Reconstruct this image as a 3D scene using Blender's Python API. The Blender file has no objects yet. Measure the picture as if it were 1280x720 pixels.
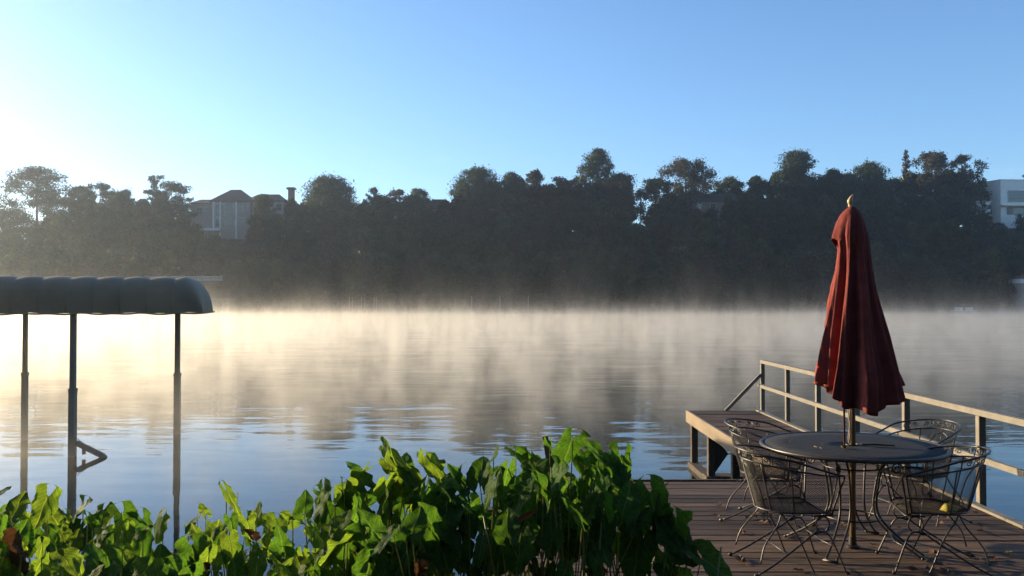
import bpy, math, random
import numpy as np
from mathutils import Vector, Matrix, Euler, noise
from math import radians as R, pi, sin, cos, tan, sqrt, atan2

scene = bpy.context.scene
COL = scene.collection
random.seed(7); np.random.seed(7)

# ------------------------------------------------------------------ camera
F_PX, HORIZON, EYE = 1090.0, 379.0, 2.6
cam_d = bpy.data.cameras.new("camera"); cam = bpy.data.objects.new("camera", cam_d); COL.objects.link(cam)
scene.camera = cam
cam_d.sensor_width = 36.0; cam_d.lens = 36.0 * F_PX / 1280.0
cam_d.clip_start = 0.05; cam_d.clip_end = 5000
cam.location = (0, 0, EYE)
cam.rotation_euler = (R(90) + math.atan((HORIZON - 360) / F_PX), 0, 0)

# ------------------------------------------------------------------ light
SUN_AZ, SUN_EL = -60.0, 12.5          # degrees clockwise from the view direction, degrees up
scene.view_settings.view_transform = 'Standard'
scene.view_settings.look = 'None'
scene.view_settings.exposure = 1.05
scene.view_settings.gamma = 1.0
world = bpy.data.worlds.new("World"); scene.world = world; world.use_nodes = True
nt = world.node_tree; nt.nodes.clear()
wo = nt.nodes.new('ShaderNodeOutputWorld'); bg = nt.nodes.new('ShaderNodeBackground')
sky = nt.nodes.new('ShaderNodeTexSky'); sky.sky_type = 'NISHITA'; sky.sun_disc = False
sky.sun_elevation = R(SUN_EL); sky.sun_rotation = R(SUN_AZ)
sky.altitude = 150; sky.air_density = .92; sky.dust_density = 0.55; sky.ozone_density = 3.9
bg.inputs['Strength'].default_value = 0.128
# a few faint wisps of cloud low in the sky
tc = nt.nodes.new('ShaderNodeTexCoord'); mp = nt.nodes.new('ShaderNodeMapping'); mp.inputs['Scale'].default_value = (1, 1, 3.2)
mp.inputs['Location'].default_value = (0.35, 0.1, 0.0)
nz = nt.nodes.new('ShaderNodeTexNoise'); nz.inputs['Scale'].default_value = 5.5; nz.inputs['Detail'].default_value = 5
cr = nt.nodes.new('ShaderNodeValToRGB'); cr.color_ramp.elements[0].position = .60; cr.color_ramp.elements[1].position = .78
cr.color_ramp.elements[1].color = (.22, .22, .22, 1)
mx = nt.nodes.new('ShaderNodeMix'); mx.data_type = 'RGBA'; mx.blend_type = 'MIX'
mul = nt.nodes.new('ShaderNodeMix'); mul.data_type = 'RGBA'; mul.blend_type = 'ADD'; mul.inputs[0].default_value = 1
mul.inputs[7].default_value = (2.6, 2.5, 2.3, 1)
L = nt.links.new
L(tc.outputs['Generated'], mp.inputs[0]); L(mp.outputs[0], nz.inputs['Vector']); L(nz.outputs['Fac'], cr.inputs[0])
L(sky.outputs[0], mul.inputs[6]); L(sky.outputs[0], mx.inputs[6]); L(mul.outputs[2], mx.inputs[7]); zs = nt.nodes.new('ShaderNodeSeparateXYZ'); zm = nt.nodes.new('ShaderNodeMapRange'); zm.inputs[1].default_value = .12; zm.inputs[2].default_value = .22; zm.inputs[3].default_value = 1; zm.inputs[4].default_value = 0
zc = nt.nodes.new('ShaderNodeMath'); zc.operation = 'MULTIPLY'
L(tc.outputs['Generated'], zs.inputs[0]); L(zs.outputs[2], zm.inputs[0]); L(zm.outputs[0], zc.inputs[0]); L(cr.outputs[0], zc.inputs[1]); L(zc.outputs[0], mx.inputs[0])
L(mx.outputs[2], bg.inputs['Color']); L(bg.outputs[0], wo.inputs[0])

sd = bpy.data.lights.new("sun", 'SUN'); sun = bpy.data.objects.new("sun", sd); COL.objects.link(sun)
sd.energy = 5.0; sd.angle = R(0.5); sd.color = (1.0, .79, .48)
sdir = Vector((sin(R(SUN_AZ)) * cos(R(SUN_EL)), cos(R(SUN_AZ)) * cos(R(SUN_EL)), sin(R(SUN_EL))))
sun.rotation_euler = sdir.to_track_quat('Z', 'Y').to_euler()

scene.render.engine = 'CYCLES'
cy = scene.cycles
cy.use_denoising = True
try: cy.denoiser = 'OPENIMAGEDENOISE'
except Exception: pass
cy.max_bounces = 6; cy.diffuse_bounces = 2; cy.glossy_bounces = 3; cy.transmission_bounces = 3
cy.volume_bounces = 1; cy.transparent_max_bounces = 6
cy.use_adaptive_sampling = True; cy.adaptive_threshold = 0.02
cy.sample_clamp_indirect = 6.0
cy.volume_max_steps = 96
cy.caustics_reflective = False; cy.caustics_refractive = False

# ------------------------------------------------------------------ helpers
def at(px, py, Y):
    """point at depth Y seen at picture position px,py"""
    return Vector(((px - 640) / F_PX * Y, Y, EYE + (HORIZON - py) / F_PX * Y))

def tag(o, label=None, cat=None, group=None, kind=None):
    if label: o['label'] = label
    if cat: o['category'] = cat
    if group: o['group'] = group
    if kind: o['kind'] = kind
    return o

def empty(name, loc=(0, 0, 0), rz=0.0):
    o = bpy.data.objects.new(name, None); COL.objects.link(o)
    o.location = loc; o.rotation_euler = (0, 0, rz); o.empty_display_size = .2
    return o

def link(name, me, parent=None, loc=None, rot=None):
    o = bpy.data.objects.new(name, me); COL.objects.link(o)
    if parent: o.parent = parent
    if loc is not None: o.location = loc
    if rot is not None: o.rotation_euler = rot
    return o

def copy_tree(o, parent=None):
    c = o.copy(); COL.objects.link(c); c.parent = parent
    for ch in o.children: copy_tree(ch, c)
    return c

class MB:
    def __init__(s): s.v = []; s.f = []
    def add(s, v, f):
        b = len(s.v); s.v += [tuple(p) for p in v]; s.f += [tuple(b + i for i in q) for q in f]; return s
    def box(s, x0, x1, y0, y1, z0, z1, bev=0.0):
        if bev <= 0:
            v = [(x, y, z) for z in (z0, z1) for y in (y0, y1) for x in (x0, x1)]
            return s.add(v, [(0, 2, 3, 1), (4, 5, 7, 6), (0, 1, 5, 4), (2, 6, 7, 3), (0, 4, 6, 2), (1, 3, 7, 5)])
        # box with chamfered edges (24 vertices)
        b = bev; X = (x0, x1); Y = (y0, y1); Z = (z0, z1); v = []; idx = {}
        for i in (0, 1):
            for j in (0, 1):
                for k in (0, 1):
                    sx = b if i == 0 else -b; sy = b if j == 0 else -b; sz = b if k == 0 else -b
                    for a, p in enumerate(((X[i], Y[j] + sy, Z[k] + sz), (X[i] + sx, Y[j], Z[k] + sz), (X[i] + sx, Y[j] + sy, Z[k]))):
                        idx[(i, j, k, a)] = len(v); v.append(p)
        f = []
        for i in (0, 1):
            q = [idx[(i, 0, 0, 0)], idx[(i, 1, 0, 0)], idx[(i, 1, 1, 0)], idx[(i, 0, 1, 0)]]; f.append(q if i else q[::-1])
            q = [idx[(0, i, 0, 1)], idx[(1, i, 0, 1)], idx[(1, i, 1, 1)], idx[(0, i, 1, 1)]]; f.append(q[::-1] if i else q)
            q = [idx[(0, 0, i, 2)], idx[(1, 0, i, 2)], idx[(1, 1, i, 2)], idx[(0, 1, i, 2)]]; f.append(q if i else q[::-1])
        for i in (0, 1):
            for j in (0, 1):
                f.append([idx[(i, j, 0, 0)], idx[(i, j, 1, 0)], idx[(i, j, 1, 1)], idx[(i, j, 0, 1)]])
                f.append([idx[(i, 0, j, 0)], idx[(i, 1, j, 0)], idx[(i, 1, j, 2)], idx[(i, 0, j, 2)]])
                f.append([idx[(0, i, j, 1)], idx[(1, i, j, 1)], idx[(1, i, j, 2)], idx[(0, i, j, 2)]])
                for k in (0, 1): f.append([idx[(i, j, k, a)] for a in range(3)])
        return s.add(v, f)
    def tube(s, pts, r, n=6, closed=False, cap=True):
        pts = [Vector(p) for p in pts]; m = len(pts)
        rr = r if isinstance(r, (list, tuple)) else [r] * m
        T = []
        for i in range(m):
            a = pts[(i - 1) % m] if (closed or i > 0) else pts[i]; b = pts[(i + 1) % m] if (closed or i < m - 1) else pts[i]
            t = (b - a); T.append(t.normalized() if t.length > 1e-9 else Vector((0, 0, 1)))
        ref = Vector((0, 0, 1)) if abs(T[0].z) < .9 else Vector((1, 0, 0))
        nrm = (ref - T[0] * ref.dot(T[0])).normalized(); v = []
        for i in range(m):
            nrm = nrm - T[i] * nrm.dot(T[i]); nrm = nrm.normalized() if nrm.length > 1e-6 else T[i].orthogonal().normalized()
            bi = T[i].cross(nrm)
            for k in range(n):
                a = 2 * pi * (k + .5) / n; v.append(pts[i] + (nrm * cos(a) + bi * sin(a)) * rr[i])
        f = []
        for i in range(m if closed else m - 1):
            j = (i + 1) % m
            for k in range(n): f.append((i * n + k, i * n + (k + 1) % n, j * n + (k + 1) % n, j * n + k))
        if cap and not closed: f.append(tuple(range(n))[::-1]); f.append(tuple((m - 1) * n + k for k in range(n)))
        return s.add(v, f)
    def bar(s, a, b, w, h):
        """rectangular bar a->b, w across, h upright"""
        a = Vector(a); b = Vector(b); t = (b - a).normalized(); up = Vector((0, 0, 1)) if abs(t.z) < .95 else Vector((0, 1, 0))
        x = t.cross(up).normalized(); y = x.cross(t)
        v = [p + x * (w / 2 * i) + y * (h / 2 * j) for p in (a, b) for i, j in ((-1, -1), (1, -1), (1, 1), (-1, 1))]
        return s.add(v, [(0, 1, 2, 3), (7, 6, 5, 4), (0, 4, 5, 1), (1, 5, 6, 2), (2, 6, 7, 3), (3, 7, 4, 0)])
    def mesh(s, name, m, smooth=False):
        me = bpy.data.meshes.new(name); me.from_pydata(s.v, [], s.f)
        if m: me.materials.append(m)
        if smooth: me.polygons.foreach_set('use_smooth', [True] * len(me.polygons))
        me.update(); return me
    def build(s, name, m, parent=None, smooth=False):
        return link(name, s.mesh(name, m, smooth), parent)

def quads_mesh(name, V, m):
    """V: (n,4,3) array of quads"""
    n = len(V); me = bpy.data.meshes.new(name)
    me.vertices.add(n * 4); me.vertices.foreach_set('co', V.reshape(-1).astype(np.float32))
    me.loops.add(n * 4); me.loops.foreach_set('vertex_index', np.arange(n * 4, dtype=np.int32))
    me.polygons.add(n); me.polygons.foreach_set('loop_start', np.arange(0, n * 4, 4, dtype=np.int32))
    me.polygons.foreach_set('loop_total', np.full(n, 4, dtype=np.int32))
    me.materials.append(m); me.update(calc_edges=True); return me

def catmull(P, k=6):
    P = [Vector(p) for p in P]; out = []
    Q = [P[0] * 2 - P[1]] + P + [P[-1] * 2 - P[-2]]
    for i in range(1, len(Q) - 2):
        a, b, c, d = Q[i - 1:i + 3]
        for j in range(k):
            t = j / k
            out.append(.5 * ((2 * b) + (c - a) * t + (2 * a - 5 * b + 4 * c - d) * t * t + (3 * b - a - 3 * c + d) * t ** 3))
    out.append(P[-1]); return out

# ------------------------------------------------------------------ materials
def new_mat(name):
    m = bpy.data.materials.new(name); m.use_nodes = True
    b = m.node_tree.nodes['Principled BSDF']; return m, m.node_tree, b

def node(t, typ, **kw):
    n = t.nodes.new(typ)
    for k, v in kw.items():
        if isinstance(k, str) and hasattr(n, k): setattr(n, k, v)
        else: n.inputs[k].default_value = v
    return n

def pmat(name, c1, c2=None, rough=.7, metal=0.0, scale=6.0, stretch=(1, 1, 1), bump=0.0, bscale=None, spec=.4, obj_var=0.0, detail=6, coord='Object', contrast=(.35, .65)):
    m, t, b = new_mat(name)
    b.inputs['Roughness'].default_value = rough; b.inputs['Metallic'].default_value = metal
    b.inputs['Specular IOR Level'].default_value = spec
    c2 = c2 or tuple(x * .75 for x in c1)
    tc = t.nodes.new('ShaderNodeTexCoord'); mp = t.nodes.new('ShaderNodeMapping'); mp.inputs['Scale'].default_value = stretch
    t.links.new(tc.outputs[coord], mp.inputs[0])
    nz = t.nodes.new('ShaderNodeTexNoise'); nz.inputs['Scale'].default_value = scale; nz.inputs['Detail'].default_value = detail
    t.links.new(mp.outputs[0], nz.inputs['Vector'])
    cr = t.nodes.new('ShaderNodeValToRGB'); cr.color_ramp.elements[0].position = contrast[0]; cr.color_ramp.elements[1].position = contrast[1]
    cr.color_ramp.elements[0].color = (*c1, 1); cr.color_ramp.elements[1].color = (*c2, 1)
    t.links.new(nz.outputs['Fac'], cr.inputs[0]); out = cr.outputs[0]
    if obj_var:
        oi = t.nodes.new('ShaderNodeObjectInfo'); hs = t.nodes.new('ShaderNodeHueSaturation')
        mr = t.nodes.new('ShaderNodeMapRange'); mr.inputs[3].default_value = 1 - obj_var; mr.inputs[4].default_value = 1 + obj_var
        t.links.new(oi.outputs['Random'], mr.inputs[0]); t.links.new(mr.outputs[0], hs.inputs['Value']); t.links.new(out, hs.inputs['Color'])
        out = hs.outputs[0]
        ad = t.nodes.new('ShaderNodeVectorMath'); ad.operation = 'ADD'
        cx = t.nodes.new('ShaderNodeCombineXYZ'); ml = t.nodes.new('ShaderNodeMath'); ml.operation = 'MULTIPLY'; ml.inputs[1].default_value = 37.0
        t.links.new(oi.outputs['Random'], ml.inputs[0]); t.links.new(ml.outputs[0], cx.inputs[0]); t.links.new(ml.outputs[0], cx.inputs[1])
        t.links.new(mp.outputs[0], ad.inputs[0]); t.links.new(cx.outputs[0], ad.inputs[1]); t.links.new(ad.outputs[0], nz.inputs['Vector'])
    t.links.new(out, b.inputs['Base Color'])
    if bump:
        n2 = t.nodes.new('ShaderNodeTexNoise'); n2.inputs['Scale'].default_value = bscale or scale * 3; n2.inputs['Detail'].default_value = 5
        t.links.new(mp.outputs[0], n2.inputs['Vector'])
        bp = t.nodes.new('ShaderNodeBump'); bp.inputs['Strength'].default_value = bump; bp.inputs['Distance'].default_value = .02
        t.links.new(n2.outputs['Fac'], bp.inputs['Height']); t.links.new(bp.outputs[0], b.inputs['Normal'])
    return m

def leafy(name, c1, c2, trans=.35, scale=.25, rough=.6, obj_var=.15, spec=.3, hue=0.0):
    m, t, b = new_mat(name); b.inputs['Roughness'].default_value = rough; b.inputs['Specular IOR Level'].default_value = spec
    tc = t.nodes.new('ShaderNodeTexCoord'); nz = t.nodes.new('ShaderNodeTexNoise'); nz.inputs['Scale'].default_value = scale; nz.inputs['Detail'].default_value = 4
    t.links.new(tc.outputs['Object'], nz.inputs['Vector'])
    cr = t.nodes.new('ShaderNodeValToRGB'); cr.color_ramp.elements[0].position = .38; cr.color_ramp.elements[1].position = .62
    cr.color_ramp.elements[0].color = (*c1, 1); cr.color_ramp.elements[1].color = (*c2, 1)
    t.links.new(nz.outputs['Fac'], cr.inputs[0])
    oi = t.nodes.new('ShaderNodeObjectInfo'); hs = t.nodes.new('ShaderNodeHueSaturation')
    mr = t.nodes.new('ShaderNodeMapRange'); mr.inputs[3].default_value = 1 - obj_var; mr.inputs[4].default_value = 1 + obj_var
    t.links.new(oi.outputs['Random'], mr.inputs[0]); t.links.new(mr.outputs[0], hs.inputs['Value']); t.links.new(cr.outputs[0], hs.inputs['Color'])
    t.links.new(hs.outputs[0], b.inputs['Base Color'])
    tr = t.nodes.new('ShaderNodeBsdfTranslucent'); g = t.nodes.new('ShaderNodeMix'); g.data_type = 'RGBA'; g.blend_type = 'MULTIPLY'; g.inputs[0].default_value = 1
    g.inputs[7].default_value = (2.2, 2.0, .9, 1); t.links.new(hs.outputs[0], g.inputs[6]); t.links.new(g.outputs[2], tr.inputs['Color'])
    ms = t.nodes.new('ShaderNodeMixShader'); ms.inputs[0].default_value = trans
    t.links.new(b.outputs[0], ms.inputs[1]); t.links.new(tr.outputs[0], ms.inputs[2])
    t.links.new(ms.outputs[0], t.nodes['Material Output'].inputs[0]); return m

M = {}
M['ground'] = pmat('ground_soil', (.045, .04, .022), (.03, .038, .016), .95, scale=.6, bump=.6, bscale=3, detail=8)
M['plank'] = pmat('weathered_board', (.128, .080, .052), (.056, .036, .024), .75, scale=5, stretch=(.35, 5, 5), bump=.5, bscale=14, obj_var=.45, spec=.3)
M['beam'] = pmat('bleached_timber', (.25, .19, .13), (.165, .125, .088), .8, scale=3, stretch=(1, .4, 2), bump=.3, bscale=12)
M['pile'] = pmat('wet_piling', (.10, .075, .055), (.055, .04, .03), .8, scale=6, stretch=(3, 3, .5), bump=.5, bscale=16)
M['rail'] = pmat('painted_steel_tube', (.21, .185, .15), (.16, .14, .11), .6, scale=9, bump=.06, bscale=60)
M['iron'] = pmat('wrought_iron', (.016, .014, .013), (.035, .024, .018), .42, scale=30, bump=.06, bscale=120, spec=.6)
M['iron_mesh'] = pmat('expanded_metal', (.018, .015, .013), (.036, .026, .019), .5, scale=40, spec=.45)
M['table_top'] = pmat('table_mesh_top', (.011, .010, .010), (.020, .018, .016), .7, scale=14, bump=.5, bscale=180, spec=.35)
M['canvas'] = pmat('maroon_canvas', (.24, .054, .045), (.185, .042, .036), .85, scale=9, bump=.35, bscale=22, spec=.15)
M['wood'] = pmat('varnished_pole', (.22, .16, .10), (.15, .105, .065), .45, scale=8, stretch=(4, 4, .4), spec=.4)
M['palewood'] = pmat('pale_turned_wood', (.55, .42, .24), (.44, .32, .17), .5, scale=12)
M['rope'] = pmat('old_rope', (.42, .38, .32), (.3, .26, .2), .9, scale=60)
M['galv'] = pmat('galvanised_post', (.24, .215, .175), (.19, .17, .14), .6, metal=.1, scale=4, stretch=(1, 1, .4))
M['cover'] = pmat('vinyl_cover', (.31, .225, .14), (.24, .175, .11), .65, scale=2.2, bump=.15, bscale=3, spec=.3)
M['bark'] = pmat('bark', (.06, .048, .036), (.035, .028, .022), .95, scale=1.5, stretch=(4, 4, .6))
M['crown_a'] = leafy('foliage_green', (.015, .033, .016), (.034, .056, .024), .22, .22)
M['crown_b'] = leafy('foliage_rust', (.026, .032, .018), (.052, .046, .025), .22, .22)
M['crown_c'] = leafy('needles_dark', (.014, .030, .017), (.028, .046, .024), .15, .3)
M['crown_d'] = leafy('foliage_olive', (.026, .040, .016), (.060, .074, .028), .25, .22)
M['dullframe'] = pmat('dull_window_frame', (.40, .37, .34), (.34, .31, .28), .8)
M['stucco'] = pmat('tan_stucco', (.32, .26, .22), (.27, .22, .185), .9, scale=1.2)
M['white'] = pmat('white_render', (.78, .76, .72), (.70, .68, .64), .85, scale=.8)
M['trimw'] = pmat('white_trim', (.72, .70, .66), (.62, .60, .56), .7, scale=2)
M['roof'] = pmat('shingle_roof', (.055, .045, .042), (.035, .03, .03), .9, scale=3, bump=.3)
M['redroof'] = pmat('brown_tile_roof', (.15, .085, .065), (.10, .06, .05), .9, scale=2, bump=.3)
M['brick'] = pmat('brick_stack', (.28, .18, .13), (.20, .13, .10), .9, scale=5)
M['stone'] = pmat('pale_stone', (.42, .39, .33), (.32, .30, .26), .9, scale=.8, bump=.3)
M['lawn'] = pmat('dry_lawn', (.16, .13, .065), (.10, .095, .045), .95, scale=.25, bump=.4, bscale=2)
M['deadleaf'] = pmat('dead_leaf', (.15, .075, .038), (.08, .042, .024), .8, scale=30, obj_var=.45)
M['yellowleaf'] = pmat('yellow_leaf', (.52, .42, .06), (.38, .34, .05), .6, scale=25)
M['stalk'] = leafy('leaf_stalk', (.15, .19, .045), (.30, .28, .09), .15, 6, rough=.4, obj_var=.25)
M['soilnear'] = pmat('bank_mud', (.05, .038, .025), (.03, .024, .017), .9, scale=3, bump=.7)
def glass():
    m, t, b = new_mat('window_glass'); b.inputs['Base Color'].default_value = (.03, .035, .04, 1); b.inputs['Roughness'].default_value = .06
    b.inputs['Specular IOR Level'].default_value = .9; return m
M['glass'] = glass()

def taro_mat(name, g1, g2, vein, tcol, trans=.5, var=.2):
    """big leaf: uv.x across (-1..1 mapped 0..1), uv.y along"""
    m, t, b = new_mat(name); ln = t.links.new
    b.inputs['Roughness'].default_value = .6; b.inputs['Specular IOR Level'].default_value = .06
    uv = t.nodes.new('ShaderNodeUVMap'); sx = t.nodes.new('ShaderNodeSeparateXYZ'); ln(uv.outputs[0], sx.inputs[0])
    def mth(op, a, bb=None, c=None):
        n = t.nodes.new('ShaderNodeMath'); n.operation = op
        for i, v in enumerate((a, bb, c)):
            if v is None: continue
            if isinstance(v, (int, float)): n.inputs[i].default_value = v
            else: ln(v, n.inputs[i])
        return n.outputs[0]
    ax = mth('ABSOLUTE', mth('SUBTRACT', sx.outputs[0], .5))
    lat = mth('SUBTRACT', mth('MULTIPLY', sx.outputs[1], 9.0), mth('MULTIPLY', ax, 7.0))
    fr = mth('ABSOLUTE', mth('SUBTRACT', mth('FRACT', lat), .5))
    v1 = mth('LESS_THAN', fr, .055); v2 = mth('LESS_THAN', ax, .018)
    ve = mth('MAXIMUM', mth('MULTIPLY', v1, .55), v2)
    tc = t.nodes.new('ShaderNodeTexCoord'); nz = t.nodes.new('ShaderNodeTexNoise'); nz.inputs['Scale'].default_value = 9; nz.inputs['Detail'].default_value = 6
    oi = t.nodes.new('ShaderNodeObjectInfo'); av = t.nodes.new('ShaderNodeVectorMath'); av.operation = 'ADD'
    cx = t.nodes.new('ShaderNodeCombineXYZ'); ln(mth('MULTIPLY', oi.outputs['Random'], 40.0), cx.inputs[0]); ln(tc.outputs['Object'], av.inputs[0]); ln(cx.outputs[0], av.inputs[1])
    ln(av.outputs[0], nz.inputs['Vector'])
    cr = t.nodes.new('ShaderNodeValToRGB'); cr.color_ramp.elements[0].position = .35; cr.color_ramp.elements[1].position = .68
    cr.color_ramp.elements[0].color = (*g1, 1); cr.color_ramp.elements[1].color = (*g2, 1); ln(nz.outputs['Fac'], cr.inputs[0])
    # brown worn patches, mostly near the edge
    nz2 = t.nodes.new('ShaderNodeTexNoise'); nz2.inputs['Scale'].default_value = 14; nz2.inputs['Detail'].default_value = 3; ln(av.outputs[0], nz2.inputs['Vector'])
    ed = mth('MULTIPLY', mth('ADD', nz2.outputs['Fac'], mth('MULTIPLY', ax, .22)), 1.0)
    wr = t.nodes.new('ShaderNodeMapRange'); wr.inputs[1].default_value = .70; wr.inputs[2].default_value = .76; ln(ed, wr.inputs[0])
    m1 = t.nodes.new('ShaderNodeMix'); m1.data_type = 'RGBA'; ln(ve, m1.inputs[0]); ln(cr.outputs[0], m1.inputs[6]); m1.inputs[7].default_value = (*vein, 1)
    m2 = t.nodes.new('ShaderNodeMix'); m2.data_type = 'RGBA'; ln(wr.outputs[0], m2.inputs[0]); ln(m1.outputs[2], m2.inputs[6]); m2.inputs[7].default_value = (.16, .10, .03, 1)
    hs = t.nodes.new('ShaderNodeHueSaturation'); mr = t.nodes.new('ShaderNodeMapRange'); mr.inputs[3].default_value = 1 - var; mr.inputs[4].default_value = 1 + var
    ln(oi.outputs['Random'], mr.inputs[0]); ln(mr.outputs[0], hs.inputs['Value']); ln(m2.outputs[2], hs.inputs['Color']); ln(hs.outputs[0], b.inputs['Base Color'])
    bp = t.nodes.new('ShaderNodeBump'); bp.inputs['Strength'].default_value = .35; bp.inputs['Distance'].default_value = .006
    ln(mth('ADD', mth('MULTIPLY', fr, 1.2), nz.outputs['Fac']), bp.inputs['Height']); ln(bp.outputs[0], b.inputs['Normal'])
    tr = t.nodes.new('ShaderNodeBsdfTranslucent'); g = t.nodes.new('ShaderNodeMix'); g.data_type = 'RGBA'; g.blend_type = 'MULTIPLY'; g.inputs[0].default_value = 1
    g.inputs[7].default_value = (*tcol, 1); ln(hs.outputs[0], g.inputs[6]); ln(g.outputs[2], tr.inputs['Color'])
    ms = t.nodes.new('ShaderNodeMixShader'); ms.inputs[0].default_value = trans
    ln(b.outputs[0], ms.inputs[1]); ln(tr.outputs[0], ms.inputs[2]); ln(ms.outputs[0], t.nodes['Material Output'].inputs[0]); return m
M['taro_light'] = taro_mat('taro_leaf_light', (.050, .105, .018), (.085, .145, .028), (.18, .24, .06), (2.6, 2.3, .8), .48)
M['taro_dark'] = taro_mat('taro_leaf_dark', (.028, .075, .014), (.050, .11, .022), (.10, .16, .05), (2.4, 2.4, .8), .44)
M['taro_dead'] = taro_mat('taro_leaf_withered', (.06, .034, .018), (.10, .055, .026), (.14, .09, .045), (1.4, 1.1, .8), .25)

# ------------------------------------------------------------------ water
def water_mat():
    m, t, b = new_mat('lake_water'); ln = t.links.new
    b.inputs['Base Color'].default_value = (.022, .028, .024, 1); b.inputs['Roughness'].default_value = .03
    b.inputs['IOR'].default_value = 1.333; b.inputs['Specular IOR Level'].default_value = .5
    tc = t.nodes.new('ShaderNodeTexCoord')
    mp = t.nodes.new('ShaderNodeMapping'); mp.inputs['Scale'].default_value = (.45, 1.0, 1); mp.inputs['Rotation'].default_value = (0, 0, R(8)); ln(tc.outputs['Object'], mp.inputs[0])
    n1 = t.nodes.new('ShaderNodeTexNoise'); n1.inputs['Scale'].default_value = 1.5; n1.inputs['Detail'].default_value = 2.5; n1.inputs['Roughness'].default_value = .45; ln(mp.outputs[0], n1.inputs['Vector'])
    n2 = t.nodes.new('ShaderNodeTexNoise'); n2.inputs['Scale'].default_value = .35; n2.inputs['Detail'].default_value = 2; ln(mp.outputs[0], n2.inputs['Vector'])
    # patches of ripple: calm close to the bank, breeze-ruffled further out
    n3 = t.nodes.new('ShaderNodeTexNoise'); n3.inputs['Scale'].default_value = .06; n3.inputs['Detail'].default_value = 2; ln(tc.outputs['Object'], n3.inputs['Vector'])
    sx = t.nodes.new('ShaderNodeSeparateXYZ'); ln(tc.outputs['Object'], sx.inputs[0])
    mr = t.nodes.new('ShaderNodeMapRange'); mr.inputs[1].default_value = 9; mr.inputs[2].default_value = 19; mr.inputs[3].default_value = .12; mr.inputs[4].default_value = 1.0; ln(sx.outputs[1], mr.inputs[0])
    mm = t.nodes.new('ShaderNodeMath'); mm.operation = 'MULTIPLY'; ln(mr.outputs[0], mm.inputs[0]); ln(n3.outputs['Fac'], mm.inputs[1])
    ad = t.nodes.new('ShaderNodeMath'); ad.operation = 'MULTIPLY_ADD'; ln(n1.outputs['Fac'], ad.inputs[0]); ad.inputs[1].default_value = .5; ln(n2.outputs['Fac'], ad.inputs[2])
    m2 = t.nodes.new('ShaderNodeMath'); m2.operation = 'MULTIPLY'; ln(ad.outputs[0], m2.inputs[0]); ln(mm.outputs[0], m2.inputs[1])
    bp = t.nodes.new('ShaderNodeBump'); bp.inputs['Strength'].default_value = 1.0; bp.inputs['Distance'].default_value = WAVE
    ln(m2.outputs[0], bp.inputs['Height']); ln(bp.outputs[0], b.inputs['Normal']); return m
WAVE = .055
HX = 620.0
wm = MB(); wm.add([(-HX, -40, 0), (HX, -40, 0), (HX, 640, 0), (-HX, 640, 0)], [(0, 1, 2, 3)])
water = wm.build('lake_water', water_mat()); tag(water, kind='structure')

# ------------------------------------------------------------------ ground
SHORE = 238.0
def sstep(a, b, x):
    t = min(1, max(0, (x - a) / (b - a))); return t * t * (3 - 2 * t)
def ground_z(x, y):
    if y < 60:
        # near bank, edge drifting a little
        e = 5.3 + .35 * sin(x * .55) + .2 * sin(x * 1.7 + 1)
        if x < -6: e += 0
        if y < 3.0: z = .88
        elif y < e: z = .88 - .83 * ((y - 3.0) / (e - 3.0)) ** 1.3
        else: z = .05 - min(3.0, (y - e) * .55)
        return z
    s = SHORE + 3 * sin(x * .021) + 2 * sin(x * .06 + 1)
    if y < s: return -3.0 + 2.95 * sstep(s - 14, s, y)
    left = sstep(-255, -190, x)                   # the ridge dies out beyond the picture's left
    h = 27.5 * sstep(0, 62, y - s) * (.12 + .88 * left)
    if x < 40: h -= 3.5 * sstep(40, -60, x) * sstep(0, 60, y - s)
    return -.05 + .6 * sstep(0, 3, y - s) + h + 1.2 * noise.noise(Vector((x * .03, y * .03, 0)))
xs = sorted(set([round(v, 3) for v in np.concatenate([np.linspace(-HX, -260, 12), np.linspace(-260, 260, 66), np.linspace(260, HX, 12), np.linspace(-14, 8, 34)])]))
ys = sorted(set([round(v, 3) for v in np.concatenate([np.linspace(-40, 2, 8), np.linspace(2, 8, 22), np.linspace(8, 60, 6), [60.1, 120, 180], np.linspace(205, 330, 46), np.linspace(340, 640, 12)])]))
gv = [(x, y, ground_z(x, y)) for y in ys for x in xs]; nx = len(xs)
gf = [(j * nx + i, j * nx + i + 1, (j + 1) * nx + i + 1, (j + 1) * nx + i) for j in range(len(ys) - 1) for i in range(nx - 1)]
gm = MB(); gm.v = gv; gm.f = gf
tag(gm.build('ground', M['ground'], smooth=True), kind='structure')

# ------------------------------------------------------------------ mist and haze
def volume_box(name, x0, x1, y0, y1, z0, z1):
    b = MB().box(x0, x1, y0, y1, z0, z1)
    m = bpy.data.materials.new(name + '_air'); m.use_nodes = True; t = m.node_tree; t.nodes.clear()
    o = t.nodes.new('ShaderNodeOutputMaterial'); v = t.nodes.new('ShaderNodeVolumePrincipled')
    t.links.new(v.outputs[0], o.inputs['Volume']); ob = b.build(name, m); ob['kind'] = 'stuff'; return ob, m, t, v
HAZE = .00028
hz, hm, ht, hv = volume_box('haze', -HX - 6, HX + 6, -46, 646, -4.4, 78)
hv.inputs['Density'].default_value = HAZE; hv.inputs['Color'].default_value = (.76, .87, 1.0, 1); hv.inputs['Anisotropy'].default_value = .76
hz['label'] = 'thin morning haze filling the air over the lake'

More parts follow.
